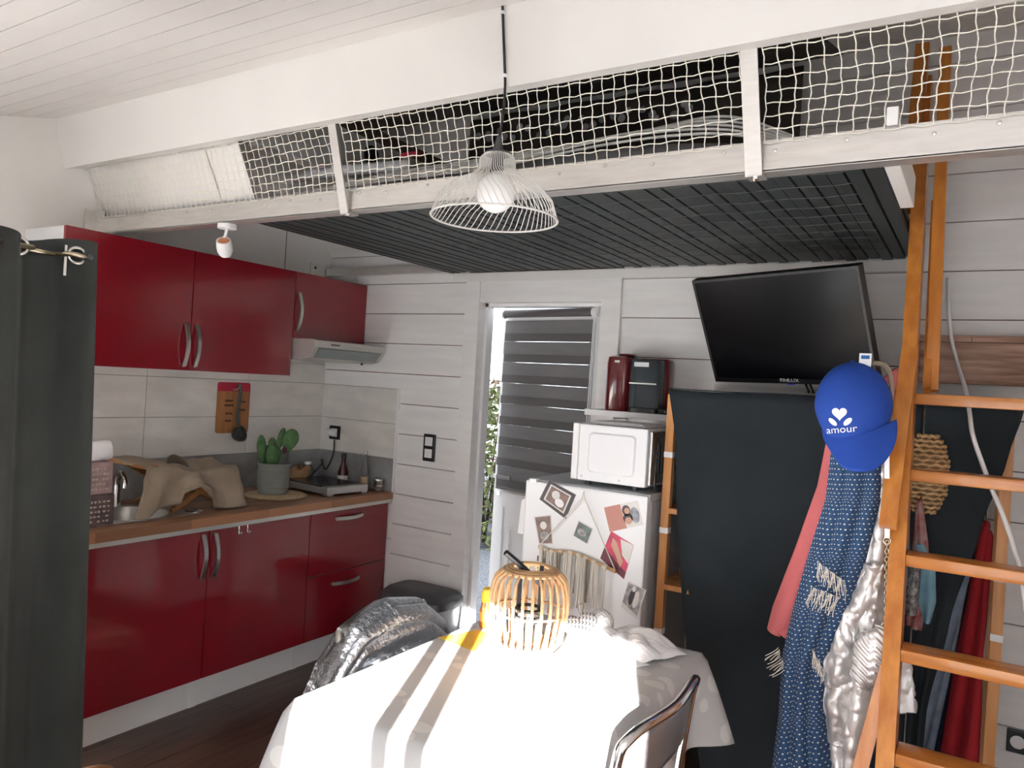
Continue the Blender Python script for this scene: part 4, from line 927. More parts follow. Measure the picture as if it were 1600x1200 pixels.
# ================================================================== TELEVISION
tv = thing('television', 'black flat television on a wall arm, tilted down and swung out', 'television', (2.87, 3.0, 1.6))
q = [Vector((2.550, 2.905, 2.004)), Vector((2.556, 3.105, 1.614)), Vector((3.196, 2.905, 1.622)), Vector((3.172, 2.705, 2.015))]
ux = ((q[3]-q[0])+(q[2]-q[1]))/2; TW = ux.length; ux.normalize(); uz = ((q[0]-q[1])+(q[3]-q[2]))/2; uz = (uz-ux*uz.dot(ux)); TH = uz.length; uz.normalize(); un = ux.cross(uz)     # un towards the room
tcn = (q[0]+q[1]+q[2]+q[3])/4
def tvp(a, b_, c_): return tcn+ux*a+uz*b_+un*c_
def tvbox(mb, a0, a1, b0, b1, c0, c1):
    v = [tvp(a, b_, c_) for c_ in (c0, c1) for b_ in (b0, b1) for a in (a0, a1)]
    return mb.add(v, [(0, 2, 3, 1), (4, 5, 7, 6), (0, 1, 5, 4), (2, 6, 7, 3), (0, 4, 6, 2), (1, 3, 7, 5)])
hw, hh = TW/2, TH/2
obj('housing', tvbox(MB(), -hw, hw, -hh, hh, -.035, -.004), 'black_plastic', tv)
mb = MB(); tvbox(mb, -hw, hw, hh-.010, hh, -.004, .002); tvbox(mb, -hw, hw, -hh, -hh+.018, -.004, .002); tvbox(mb, -hw, -hw+.010, -hh+.018, hh-.01, -.004, .002); tvbox(mb, hw-.010, hw, -hh+.018, hh-.01, -.004, .002)
obj('bezel', mb, 'black_plastic', tv)
obj('screen', tvbox(MB(), -hw+.010, hw-.010, -hh+.018, hh-.010, -.004, 0), 'black_gloss', tv)
v, f = textmesh('FINLUX', .020); obj('brand_lettering', MB().add([tvp(x_*1.15, -hh+.0075+y_, .0026) for x_, y_, z_ in v], f), 'print_white', tv, recalc=False)
obj('power_light', tvbox(MB(), -.012, .018, -hh-.006, -hh, -.02, -.002), 'tv_blue', tv)
obj('wall_plate', MB().box(2.80, 3.0, 3.385, 3.410, 1.72, 1.92, .003), 'black_plastic', tv)
obj('swing_arm', MB().obox((2.9, 3.39, 1.82), tuple(tvp(0, 0, -.03)), .04, .05), 'black_plastic', tv)
wr_ = thing('white_cable_duct', 'white horizontal trunking on the wall below the television', 'trunking', (2.9, 3.39, 1.55))
obj('duct', MB().box(2.50, 3.30, 3.365, 3.411, 1.575, 1.615, .003), 'white_plastic', wr_); obj('cover_strip', MB().box(2.50, 3.30, 3.360, 3.366, 1.583, 1.607), 'white_carcass', wr_)
for dx in (0, .018):
    obj('lead', MB().tube(smoothpath([tuple(tvp(.04+dx, -hh+.03, -.03)), tuple(tvp(.045+dx, -hh-.02, -.03)), (2.915+dx, 3.30, 1.592), (2.90+dx, 3.352, 1.595)]), .004, 6), 'black_plastic', tv, True)

# ================================================================== WARDROBE RACK
wd = thing('clothes_rack', 'open pine clothes rack with shelves, covered by dark cloth', 'rack', (3.05, 3.1, 0))
WX0, WX1, WY0, WY1, WZ = 2.482, 3.60, 2.885, 3.33, 1.55
def post(x_, y_, zt=WZ): return obj('post', MB().box(x_-.016, x_+.016, y_-.016, y_+.016, 0, zt), 'rack_wood', wd)
post(WX0, WY0); post(WX0, WY1); post(WX1, WY0); post(WX1, WY1)
for z in (.30, .78, 1.08): obj('shelf', MB().box(WX0-.015, 2.80, WY0-.015, WY1+.015, z, z+.02), 'rack_wood', wd)
obj('hanging_rail', MB().tube([(WX0, 3.10, 1.40), (WX1, 3.10, 1.40)], .011, 10), 'rack_wood', wd)
for x_ in (WX0, WX1):
    for z in (1.52, .12, 1.39): obj('side_rail', MB().box(x_-.012, x_+.012, WY0, WY1, z, z+.03), 'rack_wood', wd)
for y_ in (WY0, WY1): obj('top_rail', MB().box(WX0, WX1, y_-.012, y_+.012, 1.52, 1.55), 'rack_wood', wd)
for z in (.60, 1.0, 1.30): obj('tape', MB().box(WX0-.0175, WX0+.0175, WY0-.0175, WY0+.0175, z, z+.022), 'paper_white', wd)
for z in (.83, 1.02): obj('tape', MB().box(WX1-.0175, WX1+.0175, WY0-.0175, WY0+.0175, z, z+.022), 'paper_white', wd)
wcl = thing('rack_cover', 'dark charcoal cloth hung over the front of the clothes rack', 'cloth', (3.0, 2.86, 0))
def cov(u, v):
    z = lerp(1.572, .02, v); lx = 2.472+.034*min(1, v/.12)+.20*v**1.7; x = lerp(lx, 3.36, u)
    return (x, 2.858+.010*math.sin(u*17+v*2)*(.2+v)+.014*math.sin(u*7+3*v)*v+.004*N3(u*5, v*9, 3), z-.004*math.sin(u*9)*(1-v))
obj('front_sheet', MB().grid(cov, 60, 40), 'fabric_dark', wcl, True, .003)
obj('top_sheet', MB().grid(lambda u, v: (lerp(2.475, 3.36, u), lerp(2.856, 3.35, v), 1.574-.003*math.sin(u*9)*(1-v)), 20, 6), 'fabric_dark', wcl, True, .003)
wc2_ = thing('rack_side_cover', 'dark cloth pulled aside in front of the hanging clothes behind the ladder', 'cloth', (3.45, 2.86, .3))
def cov2(u, v):
    z = lerp(1.572, .02, v); rx = prof([(0, 3.635), (.10, 3.60), (.25, 3.54), (.45, 3.47), (.65, 3.42), (1, 3.40)], v)[0]
    return (lerp(3.365, rx, u), 2.850+.010*math.sin(u*12+v*3)*(.3+v), z+.004*math.sin(u*10))
obj('sheet', MB().grid(cov2, 24, 40), 'fabric_dark', wc2_, True, .003)
obj('top_sheet', MB().grid(lambda u, v: (lerp(3.365, 3.645, u), lerp(2.85, 3.36, v), 1.574), 8, 6), 'fabric_dark', wc2_, True, .003)
def hung(name, label, x0, x1, xb0, xb1, y, zt, zb, mt, cat, seed):
    t = thing(name, label, cat, ((x0+x1)/2, y, zb), 'clothes hanging on the rack')
    obj('cloth', MB().grid(lambda u, v: (lerp(lerp(x0, xb0, v), lerp(x1, xb1, v), u), y+.02*math.sin(u*9+seed+2*v)*(.3+v)+.03*v*math.sin(u*4+seed), lerp(zt-.05*abs(u-.5)*2*(1-v), zb+.01*math.sin(u*8), v)), 20, 24), mt, t, True, .02)
    obj('hanger', MB().tube(smoothpath([((x0+x1)/2, 3.10, 1.42), ((x0+x1)/2+.012, (3.10+y)/2, 1.432), ((x0+x1)/2, y, 1.40), ((x0+x1)/2, y, zt-.02)]), .003, 6), 'chrome', t)
hung('red_cardigan', 'red knitted cardigan hanging at the right end of the rack', 3.540, 3.568, 3.470, 3.566, 2.945, 1.20, .40, 'cardigan_red', 'cardigan', 1)
hung('navy_trousers', 'navy trousers hanging between the jeans and the red cardigan', 3.49, 3.55, 3.40, 3.50, 3.03, 1.15, .35, 'navy', 'trousers', 3)
hung('blue_jeans', 'faded grey blue jeans hanging left of the navy trousers', 3.47, 3.52, 3.36, 3.43, 2.91, 1.08, .35, 'denim', 'jeans', 5)
tag(obj('pink_toy', MB().ball((2.58, 2.95, .86), .05, .05, .06, 14, 10).ball((2.555, 2.93, .93), .028, .028, .03, 12, 8), 'pink_toy', None, True), 'pink soft toy on the shelf at the left end of the rack', 'toy')
so2 = thing('wall_socket', 'black framed double socket low on the white planks behind the ladder', 'socket', (3.71, 3.40, .30))
obj('frame', MB().box(3.665, 3.815, 3.398, 3.4115, .30, .385, .004), 'black_plastic', so2)
for x_ in (3.70, 3.772): obj('insert', MB().lathe((x_, 3.3975, .342), [(.024, 0), (.024, .002), (.019, .002), (.018, -.001)], 20, ax=(0, -1, 0)), 'white_plastic', so2)

# rough beam shelf and cable on the wall behind the ladder
rs = thing('rough_wood_shelf', 'rough sawn wooden shelf beam on the wall behind the ladder', 'shelf', (3.8, 3.33, 1.65))
obj('front_board', MB().box(3.31, XR-.002, 3.285, 3.325, 1.655, 1.81, .003), 'rough_wood', rs)
for a, c_ in ((3.30, 3.478), (3.48, 3.72), (3.722, XR-.002)): obj('top_board', MB().box(a, c_, 3.275, 3.41, 1.8105, 1.835, .002), 'rough_wood', rs)
obj('cleat', MB().box(3.33, XR-.002, 3.325, 3.41, 1.66, 1.69), 'rough_wood', rs)
cpts = [(1478, 440), (1482, 480), (1487, 530), (1497, 570), (1509, 610), (1515, 645), (1520, 680), (1535, 725), (1550, 765), (1565, 800), (1585, 860), (1600, 930)]
cp_ = [at(a, b_, Y=3.26-.60*min(1, max(0, (b_-560)/100.0)) if b_ < 660 else 2.66-.0005*(b_-660)) for a, b_ in cpts]
cp_[0] = Vector((cp_[0].x, 3.40, cp_[0].z+.03)); cp_ += [Vector((3.74, 2.50, .40)), Vector((3.80, 2.52, .04)), Vector((3.86, 2.62, .008)), Vector((3.95, 2.9, .008))]
tag(obj('hanging_cable', MB().tube(smoothpath(cp_, 5), .0065, 8), 'white_plastic', None, True), 'white cable dropping from the wall past the ladder treads', 'cable')

# ================================================================== LADDER
ldr = thing('loft_ladder', 'orange varnished pine ladder up to the loft', 'ladder', (3.6, 2.2, 0))
def lx(z): return 3.407-.037*z
def ly(z): return 1.822+.472*z
LW = .50; sw_, sdp = .042, .085
def stringer(z0, z1, dx, w=sw_, dp=sdp):
    vs = []
    for z in (z0, z1):
        for yy in (0, dp/.9):
            for xx in (-w, 0): vs.append((lx(z)+dx+xx, ly(z)+yy, z))
    return MB().add(vs, [(0, 1, 3, 2), (4, 6, 7, 5), (0, 4, 5, 1), (2, 3, 7, 6), (0, 2, 6, 4), (1, 5, 7, 3)])
obj('stringer', stringer(0, 2.78, 0), 'ladder_wood', ldr); obj('stringer', stringer(0, 2.78, LW+sw_), 'ladder_wood', ldr)
for z in (1.60, 1.378, 1.150, .918, .688, .458, .228):
    d = .03 if z > 1.5 else .085
    obj('tread', MB().box(lx(z), lx(z)+LW, ly(z)-.004, ly(z)+d, z-.034, z, .006), 'tread_wood', ldr, 'auto')
# the second flight's rails, bolted alongside
def board(name, a, b_, w, h): return obj(name, MB().obox(a, b_, w, h, (0, 1, 0)), 'ladder_wood', ldr)
board('outer_rail', tuple(at(1422, 545, Y=2.56)), tuple(at(1387, 824, Y=2.335)), .044, .032)
board('lower_leg', (3.345, 2.27, .86), (3.20, 2.02, 0.0), .036, .06)
board('upper_rail', (3.352, 2.985, 2.80), (3.385, 2.75, 1.612), .036, .045)
board('upper_rail', (3.275, 3.06, 2.86), (3.262, 3.02, 2.25), .045, .05)
board('back_stay', (3.345, 3.05, 2.28), (3.372, 2.725, 1.612), .022, .05)
hk = thing('coat_hook', 'steel hook on the ladder rail carrying the cap and coats', 'hook', (3.28, 2.48, 1.60))
obj('bar', MB().tube(smoothpath([(3.335, 2.535, 1.575), (3.30, 2.53, 1.60), (3.26, 2.49, 1.60), (3.20, 2.44, 1.60), (3.17, 2.41, 1.615), (3.165, 2.40, 1.635)]), .007, 8), 'steel', hk, True)
obj('plate', MB().box(3.326, 3.334, 2.51, 2.56, 1.54, 1.61), 'dark_grey_plastic', hk)

# ================================================================== CLOTHES ON THE HOOK
def edgepts(lst, Y): 
    out = []
    for a, b_ in lst:
        p = at(a, b_, Y=Y); out.append((p.z, p.x))
    return out
def drape(name, label, cat, L_, R_, Y, mt, amp=.02, folds=3, bulge=.05, th=.012, nu=26, nv=60, crumple=0., seed=0, group=None, partname='cloth', parent=None, tuck=0.):
    l = [at(a, b_, Y=Y) for a, b_ in L_]; r_ = [at(a, b_, Y=Y) for a, b_ in R_]
    lt = [(i/(len(l)-1), p.x, p.z) for i, p in enumerate(l)]; rt = [(i/(len(r_)-1), p.x, p.z) for i, p in enumerate(r_)]
    def fn(u, v):
        a = prof(lt, v); b_ = prof(rt, v); x = lerp(a[0], b_[0], u); z = lerp(a[1], b_[1], u)
        y = Y-bulge*math.sin(PI*u)*(.5+.5*v)+amp*math.sin(u*folds*2*PI+seed+1.2*v)*(.35+.65*v)+tuck*v
        if crumple:
            c = (abs(N3(x*10+z*6, z*7-x*4, seed))-.25)*1.5+(abs(N3(x*26-z*12, z*17+x*8, seed+4))-.25)*1.3+(abs(N3(x*45+z*20, z*38, seed+2))-.25)*.6; y += crumple*c; z += crumple*.4*N3(x*20, z*20, seed+7)*(0 < v < 1)
        return (x, y, z)
    mb = MB().grid(fn, nu, nv)
    o = obj(name if parent is None else partname, mb, mt, parent, True, th)
    # UV in metres
    me = o.data; uv = me.uv_layers.new(name='UVMap')
    W = max((Vector(mb.v[0])-Vector(mb.v[nu])).length, (Vector(mb.v[(nu+1)*(nv//2)])-Vector(mb.v[(nu+1)*(nv//2)+nu])).length)
    H = sum((Vector(mb.v[(nu+1)*j+nu//2])-Vector(mb.v[(nu+1)*(j+1)+nu//2])).length for j in range(nv))
    for lp_ in me.loops:
        i = lp_.vertex_index; uv.data[lp_.index].uv = ((i % (nu+1))/nu*W, (i//(nu+1))/nv*H)
    if parent is None: tag(o, label, cat, group)
    return o
CG = 'clothes on the ladder hook'
drape('coral_jacket', 'coral pink fleece jacket hanging behind the dotted scarf', 'jacket', [(1298, 668), (1280, 760), (1245, 860), (1212, 950), (1205, 985)], [(1400, 575), (1385, 760), (1360, 860), (1300, 950), (1240, 992)], 2.50, 'coral', .01, 2, .03, .03, seed=1, group=CG)
drape('polka_scarf', 'long navy scarf with small cream dots and fringed ends', 'scarf', [(1300, 690), (1290, 780), (1262, 870), (1240, 950), (1222, 1030), (1217, 1120), (1205, 1215)], [(1375, 690), (1374, 780), (1352, 870), (1330, 950), (1292, 1030), (1288, 1120), (1300, 1215)], 2.40, 'scarf_blue', .014, 3, .035, .010, seed=.5, group=CG)
scf = [o for o in COL.objects if o.name == 'polka_scarf'][0]
def fringe(cx, cy, n, spread, ln, ang, Y):
    for k in range(n):
        p = at(cx+spread[0]*(k/n-.5)*2, cy+spread[1]*(k/n-.5)*2, Y=Y); a = ang+.10*math.sin(k*2.1)
        d = Vector((math.sin(a), 0, -math.cos(a)))
        pts = [p+d*(ln*(.8+.2*math.sin(k*1.3))*i/4)+Vector((.0022*math.sin(i*1.1+k)+.010*(i/4)**2*math.sin(ang), -.002*(i % 2), -.004*(i/4)**2)) for i in range(5)]
        obj('fringe', MB().tube(pts, .0011, 4), 'yarn', scf)
fringe(1299, 893, 26, (22, 16), .055, .05, 2.335); fringe(1290, 925, 22, (22, 8), .06, -.2, 2.335); fringe(1222, 1030, 13, (6, 18), .05, -.75, 2.385); fringe(1278, 1030, 14, (9, 16), .05, .1, 2.34)
sj = thing('silver_puffer_jacket', 'crumpled silver puffer jacket hanging beside the ladder', 'jacket', tuple(at(1340, 1190, Y=2.45)), CG)
drape('x', None, None, [(1372, 600), (1368, 760), (1345, 880), (1300, 960), (1284, 1040), (1290, 1100), (1306, 1210)], [(1384, 600), (1386, 760), (1389, 880), (1390, 960), (1388, 1040), (1380, 1100), (1345, 1210)], 2.455, 'puffer_silver', .018, 2, .05, .03, 50, 130, .016, 2, parent=sj, partname='body')
drape('x', None, None, [(1352, 880), (1305, 955), (1284, 1030), (1283, 1100), (1290, 1160)], [(1382, 880), (1368, 955), (1356, 1030), (1342, 1100), (1326, 1172)], 2.405, 'puffer_silver', .010, 1.6, .012, .022, 44, 90, .017, 6, parent=sj, partname='sleeve')
drape('x', None, None, [(1345, 1050), (1345, 1080), (1340, 1105)], [(1420, 1020), (1428, 1070), (1432, 1112)], 2.50, 'puffer_silver', .01, 1, .03, .02, 20, 24, .012, 9, parent=sj, partname='hem_panel')
# chain bag
cbg = thing('chain_bag', 'silver quilted shoulder bag hanging from a strap and chain', 'bag', tuple(at(1365, 1068, Y=2.36)), CG)
bgc = at(1364, 1028, Y=2.36)
def bagf(u, v):
    a = 2*PI*u; p_ = -PI/2+PI*v; q_ = se(a, 1, 1, .7); k_ = max(0.0, math.cos(p_))**.5
    dgn = .0042*math.sin((q_[0]*.9+math.sin(p_)*1.3)*17)
    return (bgc.x+.055*q_[0]*k_, bgc.y+(.026*q_[1]+(dgn if q_[1] < 0 else 0))*k_, bgc.z+.083*math.sin(p_)+.012*q_[0])
obj('pouch', MB().grid(bagf, 90, 60), 'bag_silver', cbg, True)
ct, cbm = at(1386, 845, Y=2.37), at(1384, 975, Y=2.36); nl = 20; l0 = None
for k in range(nl):
    p = ct.lerp(cbm, (k+.5)/nl); ln_ = (ct-cbm).length/nl*.72; pts = []
    for j in range(14):
        a = 2*PI*j/14; c_, s_ = .0045*math.cos(a), ln_*math.sin(a)
        pts.append((p.x+(c_ if k % 2 == 0 else 0), p.y+(c_ if k % 2 else 0), p.z+s_))
    obj('chain_link', MB().tube(pts, .0012, 5, True), 'brass', cbg, True)
obj('ring', MB().tube([(ct.x+.009*math.cos(a), ct.y, ct.z+.009*math.sin(a)) for a in [2*PI*k/16 for k in range(16)]], .002, 6, True).tube([(cbm.x+.010*math.cos(a), cbm.y, cbm.z-.008+.012*math.sin(a)) for a in [2*PI*k/16 for k in range(16)]], .002, 6, True), 'brass', cbg, True)
st0 = at(1384, 640, Y=2.38)
obj('strap', MB().obox((st0.x+.002, 2.385, st0.z), (ct.x, 2.37, ct.z+.008), .013, .004, (0, 1, 0)), 'puffer_silver', cbg)
# cap
cp2 = thing('baseball_cap', 'bright blue cap with a white flower heart print and the word amour', 'cap', tuple(at(1340, 735, Y=2.33)), CG)
cc = at(1333, 636, Y=2.36); cr = Vector((.102, .088, .128))
tiltm = Matrix.Rotation(R(-4), 3, 'Y')
def capf(u, v):
    a = 2*PI*u; p_ = -PI/2*.62+(PI/2*1.62)*v
    v_ = Vector((cr.x*math.cos(p_)*math.cos(a), cr.y*math.cos(p_)*math.sin(a), cr.z*math.sin(p_)))
    v_.y *= 1 if v_.y < 0 else .65
    v_.x *= 1-.16*max(0, -v_.z/cr.z); return cc+tiltm @ v_
obj('crown', MB().grid(capf, 48, 22), 'cap_blue', cp2, True, .003)
mb = MB()
for k in range(6):
    u_ = (k+.5)/6+.02; mb.tube([capf(u_, .05+.94*i/14)*1 for i in range(15)], .0013, 5)
obj('panel_seam', mb, 'cap_blue', cp2)
obj('top_button', MB().ball(capf(0, 1), .009, .009, .006, 12, 8), 'cap_blue', cp2, True)
def brim(u, v):
    a = lerp(-1.0, 1.0, u); w = .097*(1-.06*v*v); x = a*w*(1-.18*v**3*abs(a))
    y = -.066-.035*v+.060*a*a*(1-.25*v); z = -.050-.022*(1-a*a)-.105*v*(1-.30*abs(a)**3)+.016*(a-0)*(1-v)
    return cc+tiltm @ Vector((x+.014+.012*v, y, z))
obj('brim', MB().grid(brim, 30, 12), 'cap_blue', cp2, True, .004)
def onto(sx_, sz_):                                  # print plane -> crown surface
    dx, dz = sx_, sz_
    k_ = 1-(dx/cr.x)**2-(dz/cr.z)**2; y = -cr.y*math.sqrt(max(.04, k_))
    return cc+tiltm @ Vector((dx, y-.004, dz))
def printpoly(name, pts, cx_, cz_, s_, rot=-.0):
    c_, q_ = math.cos(rot), math.sin(rot); n_ = len(pts)
    pr = [(cx_+s_*(x_*c_-z_*q_), cz_+s_*(x_*q_+z_*c_)) for x_, z_ in pts]; mx_, mz_ = sum(p[0] for p in pr)/n_, sum(p[1] for p in pr)/n_
    vs = [onto(*p) for p in pr]+[onto((p[0]+mx_)/2, (p[1]+mz_)/2) for p in pr]+[onto(mx_, mz_)]
    fs = [(i, (i+1) % n_, n_+(i+1) % n_, n_+i) for i in range(n_)]+[(n_+i, n_+(i+1) % n_, 2*n_) for i in range(n_)]
    obj(name, MB().add(vs, fs), 'print_white', cp2)
heart = [(.0165*16*math.sin(t)**3/16*60/16, (13*math.cos(t)-5*math.cos(2*t)-2*math.cos(3*t)-math.cos(4*t))/17) for t in [2*PI*k/32 for k in range(32)]]
heart = [(16*math.sin(t)**3/17, (13*math.cos(t)-5*math.cos(2*t)-2*math.cos(3*t)-math.cos(4*t))/17) for t in [2*PI*k/32 for k in range(32)]]
LX, LZ = -.024, -.018
printpoly('heart_print', heart, LX, LZ, .0215)
leafp = [(math.cos(t), .48*math.sin(t)*(1-.0*math.cos(t))) for t in [2*PI*k/20 for k in range(20)]]
leafp = [(x_, z_*(1-abs(x_))**.0*(1 if abs(x_) < .9 else .5)) for x_, z_ in leafp]
printpoly('leaf_print', leafp, LX-.019, LZ-.024, .0145, -.75); printpoly('leaf_print', leafp, LX+.021, LZ-.023, .0145, .75)
v, f = textmesh('amour', .032)
obj('word_print', MB().add([onto(LX+.002+x_*1.05*.95, LZ-.054+y_*.9+.1*x_) for x_, y_, z_ in v], f), 'print_white', cp2, recalc=False)
lt_ = at(1352, 562, Y=2.35)
ct_ = obj('care_label', MB().box(lt_.x-.016, lt_.x+.016, 2.349, 2.3505, lt_.z-.02, lt_.z+.018), 'print_white', cp2)
obj('label_stripe', MB().box(lt_.x-.011, lt_.x+.011, 2.3482, 2.349, lt_.z+.002, lt_.z+.012), mat('label_blue', (.02, .12, .4), .6), ct_)
obj('back_strap', MB().tube(smoothpath([tuple(at(1362, 567, Y=2.38)), tuple(at(1384, 572, Y=2.40)), tuple(at(1393, 600, Y=2.42)), tuple(at(1390, 660, Y=2.43)), tuple(at(1386, 720, Y=2.43))]), .007, 8), 'linen', cp2, True)
# behind the ladder: straw bag, patterned scarves
sb_ = thing('straw_bag', 'crocheted straw bag hanging behind the ladder', 'bag', tuple(at(1455, 805, Y=2.74)), CG)
sbc = at(1447, 740, Y=2.74)
mb = MB()
for k in range(17):
    z_ = -.118+.0148*k; w_ = .062*math.sqrt(max(.05, 1-(z_/.135)**2)); w_ *= 1.0+.04*math.sin(k*1.9)
    mb.tube([(sbc.x+w_*math.cos(a), sbc.y+.03*math.sin(a), sbc.z+z_+.003*math.sin(10*a+k*PI)) for a in [2*PI*q_/40 for q_ in range(40)]], .0052, 6, True)
obj('crochet_rows', mb, 'straw', sb_, True)
obj('lining', MB().ball(tuple(sbc), .058, .026, .125, 20, 12), mat('straw_dark', (.30, .17, .08), .9), sb_, True)
drape('floral_scarf', 'thin red and white patterned scarf hanging behind the ladder', 'scarf', [(1432, 800), (1428, 850), (1420, 920), (1418, 975)], [(1440, 775), (1450, 850), (1452, 920), (1440, 985)], 2.63, 'floral', .008, 2, .02, .008, seed=3, group=CG)
drape('blue_scarf', 'light blue silk scarf hanging behind the ladder', 'scarf', [(1432, 850), (1440, 890), (1436, 940), (1445, 972)], [(1442, 850), (1460, 890), (1461, 940), (1452, 972)], 2.60, 'sky_cloth', .008, 1, .02, .008, seed=5, group=CG)
drape('check_scarf', 'black and white checked scarf hanging behind the ladder stringer', 'scarf', [(1424, 870), (1420, 910), (1415, 960)], [(1436, 870), (1434, 910), (1430, 960)], 2.58, 'check_cloth', .006, 1, .015, .008, seed=6, group=CG)
drape('slate_sweater', 'slate blue sweater hanging behind the silver jacket', 'sweater', [(1390, 820), (1391, 860), (1392, 915)], [(1420, 820), (1420, 860), (1418, 915)], 2.58, mat('slate', (.13, .2, .27), .9), .008, 1, .02, .01, seed=8, group=CG)

# ================================================================== TABLE
TX0, TX1, TY0, TY1, TZ = 2.115, 2.815, 1.33, 2.36, .747
tb = thing('dining_table', 'rectangular dining table hidden by its tablecloth', 'table', (2.46, 1.85, 0))
obj('tabletop', MB().box(TX0+.004, TX1-.004, TY0+.004, TY1-.004, TZ-.03, TZ-.003), 'mango_wood', tb)
for x_ in (TX0+.05, TX1-.05):
    for y_ in (TY0+.05, TY1-.05): obj('leg', MB().box(x_-.025, x_+.025, y_-.025, y_+.025, 0, TZ-.03), 'mango_wood', tb)
def cloth_mesh():
    n = 200; per = []; r_ = .02; ww, hh_ = TX1-TX0, TY1-TY0
    P_ = 2*(ww+hh_)
    for k in range(n):
        s_ = P_*k/n
        if s_ < ww: p = (TX0+s_, TY0); nr = (0, -1); e = min(s_, ww-s_)
        elif s_ < ww+hh_: p = (TX1, TY0+s_-ww); nr = (1, 0); e = min(s_-ww, ww+hh_-s_)
        elif s_ < 2*ww+hh_: p = (TX1-(s_-ww-hh_), TY1); nr = (0, 1); e = min(s_-ww-hh_, 2*ww+hh_-s_)
        else: p = (TX0, TY1-(s_-2*ww-hh_)); nr = (-1, 0); e = min(s_-2*ww-hh_, P_-s_)
        cn = math.exp(-(e/.08)**2)
        cx_, cy_ = (TX0+TX1)/2, (TY0+TY1)/2
        dg = Vector((math.copysign(1, p[0]-cx_), math.copysign(1, p[1]-cy_)))
        nv = Vector(nr)*(1-.55*cn)+dg*.45*cn
        per.append((p, nv, cn, s_))
    rows = []; cx_, cy_ = (TX0+TX1)/2, (TY0+TY1)/2
    vs = []
    for t in (.02, .35, .7, .96, 1.0):
        for (p, nv, cn, s_) in per:
            vs.append((lerp(cx_, p[0], t), lerp(cy_, p[1], t), TZ+.0015-(.003 if t == 1 else 0)+.0012*N3(p[0]*5, p[1]*5, t)))
    for j in range(1, 11):
        t = j/10
        for (p, nv, cn, s_) in per:
            w = .012+.012*t*math.sin(s_*19)+.006*t*math.sin(s_*37+1)+.085*cn*t**.8+.012*t
            vs.append((p[0]+nv.x*w, p[1]+nv.y*w, TZ-.004-(.245+.02*cn)*t))
    n_r = 15; fs = [(j*n+k, j*n+(k+1) % n, (j+1)*n+(k+1) % n, (j+1)*n+k) for j in range(n_r-1) for k in range(n)]+[tuple(range(n))[::-1]]
    return MB().add(vs, fs)
tcl = tag(obj('tablecloth', cloth_mesh(), 'tablecloth', None, True), 'pale grey leaf patterned tablecloth, bright in the sun', 'tablecloth')
TT = TZ+.003
# things on the table
lan = thing('rattan_lantern', 'rattan cage lantern with a black carrying handle on the table', 'lantern', (2.44, 1.90, TT))
lc = Vector((2.442, 1.90, 0)); Lz = TT+.055
def ribR(t): return prof([(0, .082, 0), (.12, .098, .02), (.4, .112, .10), (.65, .112, .155), (.82, .102, .195), (.93, .082, .213), (1, .058, .222)], t)
rb0 = MB().tube([(lc.x+ribR(i/16)[0], lc.y, Lz+ribR(i/16)[1]) for i in range(17)], .0046, 6)
rb = obj('rib', rb0, 'rattan', lan, True); NR = 26
rb.data.transform(Matrix.Translation(-(lc-Vector((2.44, 1.90, 0))))); rb.location = lc-Vector((2.44, 1.90, 0))
for k in range(1, NR):
    o = share(rb, 'rib', tuple(rb.location), lan); o.rotation_euler = (0, 0, 2*PI*k/NR)
def ringt(r_, z_, rr=.004, m_='rattan', nm='ring'): obj(nm, MB().tube([(lc.x+r_*math.cos(a), lc.y+r_*math.sin(a), z_) for a in [2*PI*k/36 for k in range(36)]], rr, 6, True), m_, lan, True)
ringt(.106, Lz+.10, .003); ringt(.058, Lz+.222, .006); ringt(.068, Lz+.219, .006); ringt(.078, Lz+.2145, .006); ringt(.083, Lz+.004, .006); ringt(.076, Lz+.0, .005)
obj('base_disc', MB().lathe((lc.x, lc.y, Lz-.003), [(.078, 0), (.08, .004), (.02, .005)], 30), 'rattan', lan)
for k in range(3):
    a = 2*PI*k/3+.5; p = Vector((lc.x+.07*math.cos(a), lc.y+.07*math.sin(a), 0)); tn = Vector((-math.sin(a), math.cos(a), 0)); o_ = Vector((math.cos(a), math.sin(a), 0))
    obj('wire_leg', MB().tube([p+tn*.018+Vector((0, 0, Lz)), p+o_*.012+tn*.003+Vector((0, 0, TT+.002)), p+o_*.012-tn*.003+Vector((0, 0, TT+.002)), p-tn*.018+Vector((0, 0, Lz))], .0017, 5), 'rattan', lan)
mb = MB()
for s_ in (-1, 1): mb.obox((lc.x+.035*s_, lc.y, Lz+.10), (lc.x+.035*s_, lc.y, Lz+.235), .012, .004, (0, 1, 0))
obj('handle_upright', mb, 'black_plastic', lan)
obj('handle_strap', MB().tube([at(846, 913, Y=1.90), at(828, 897, Y=1.87), at(808, 878, Y=1.83), at(790, 863, Y=1.80)], [.0085]*4, 8), 'black_plastic', lan, 'auto')
ringt(.036, Lz+.105, .005, 'black_plastic', 'holder_ring'); ringt(.036, Lz+.085, .004, 'black_plastic', 'holder_ring')
obj('glass_cup', MB().lathe((lc.x, lc.y, Lz+.005), [(.035, 0), (.035, .10), (.033, .10), (.033, .004)], 24, cap=False), 'glass', lan, 'auto')
obj('candle', MB().lathe((lc.x, lc.y, Lz+.006), [(.026, 0), (.026, .045), (.02, .047)], 20), 'candle', lan)
bo = thing('small_bottle', 'small amber bottle with a yellow cap at the far table corner', 'bottle', (2.175, 2.09, TT))
obj('body', MB().lathe((2.175, 2.09, TT), [(.019, 0), (.022, .006), (.022, .055), (.018, .075), (.018, .085)], 20), 'amber', bo, 'auto')
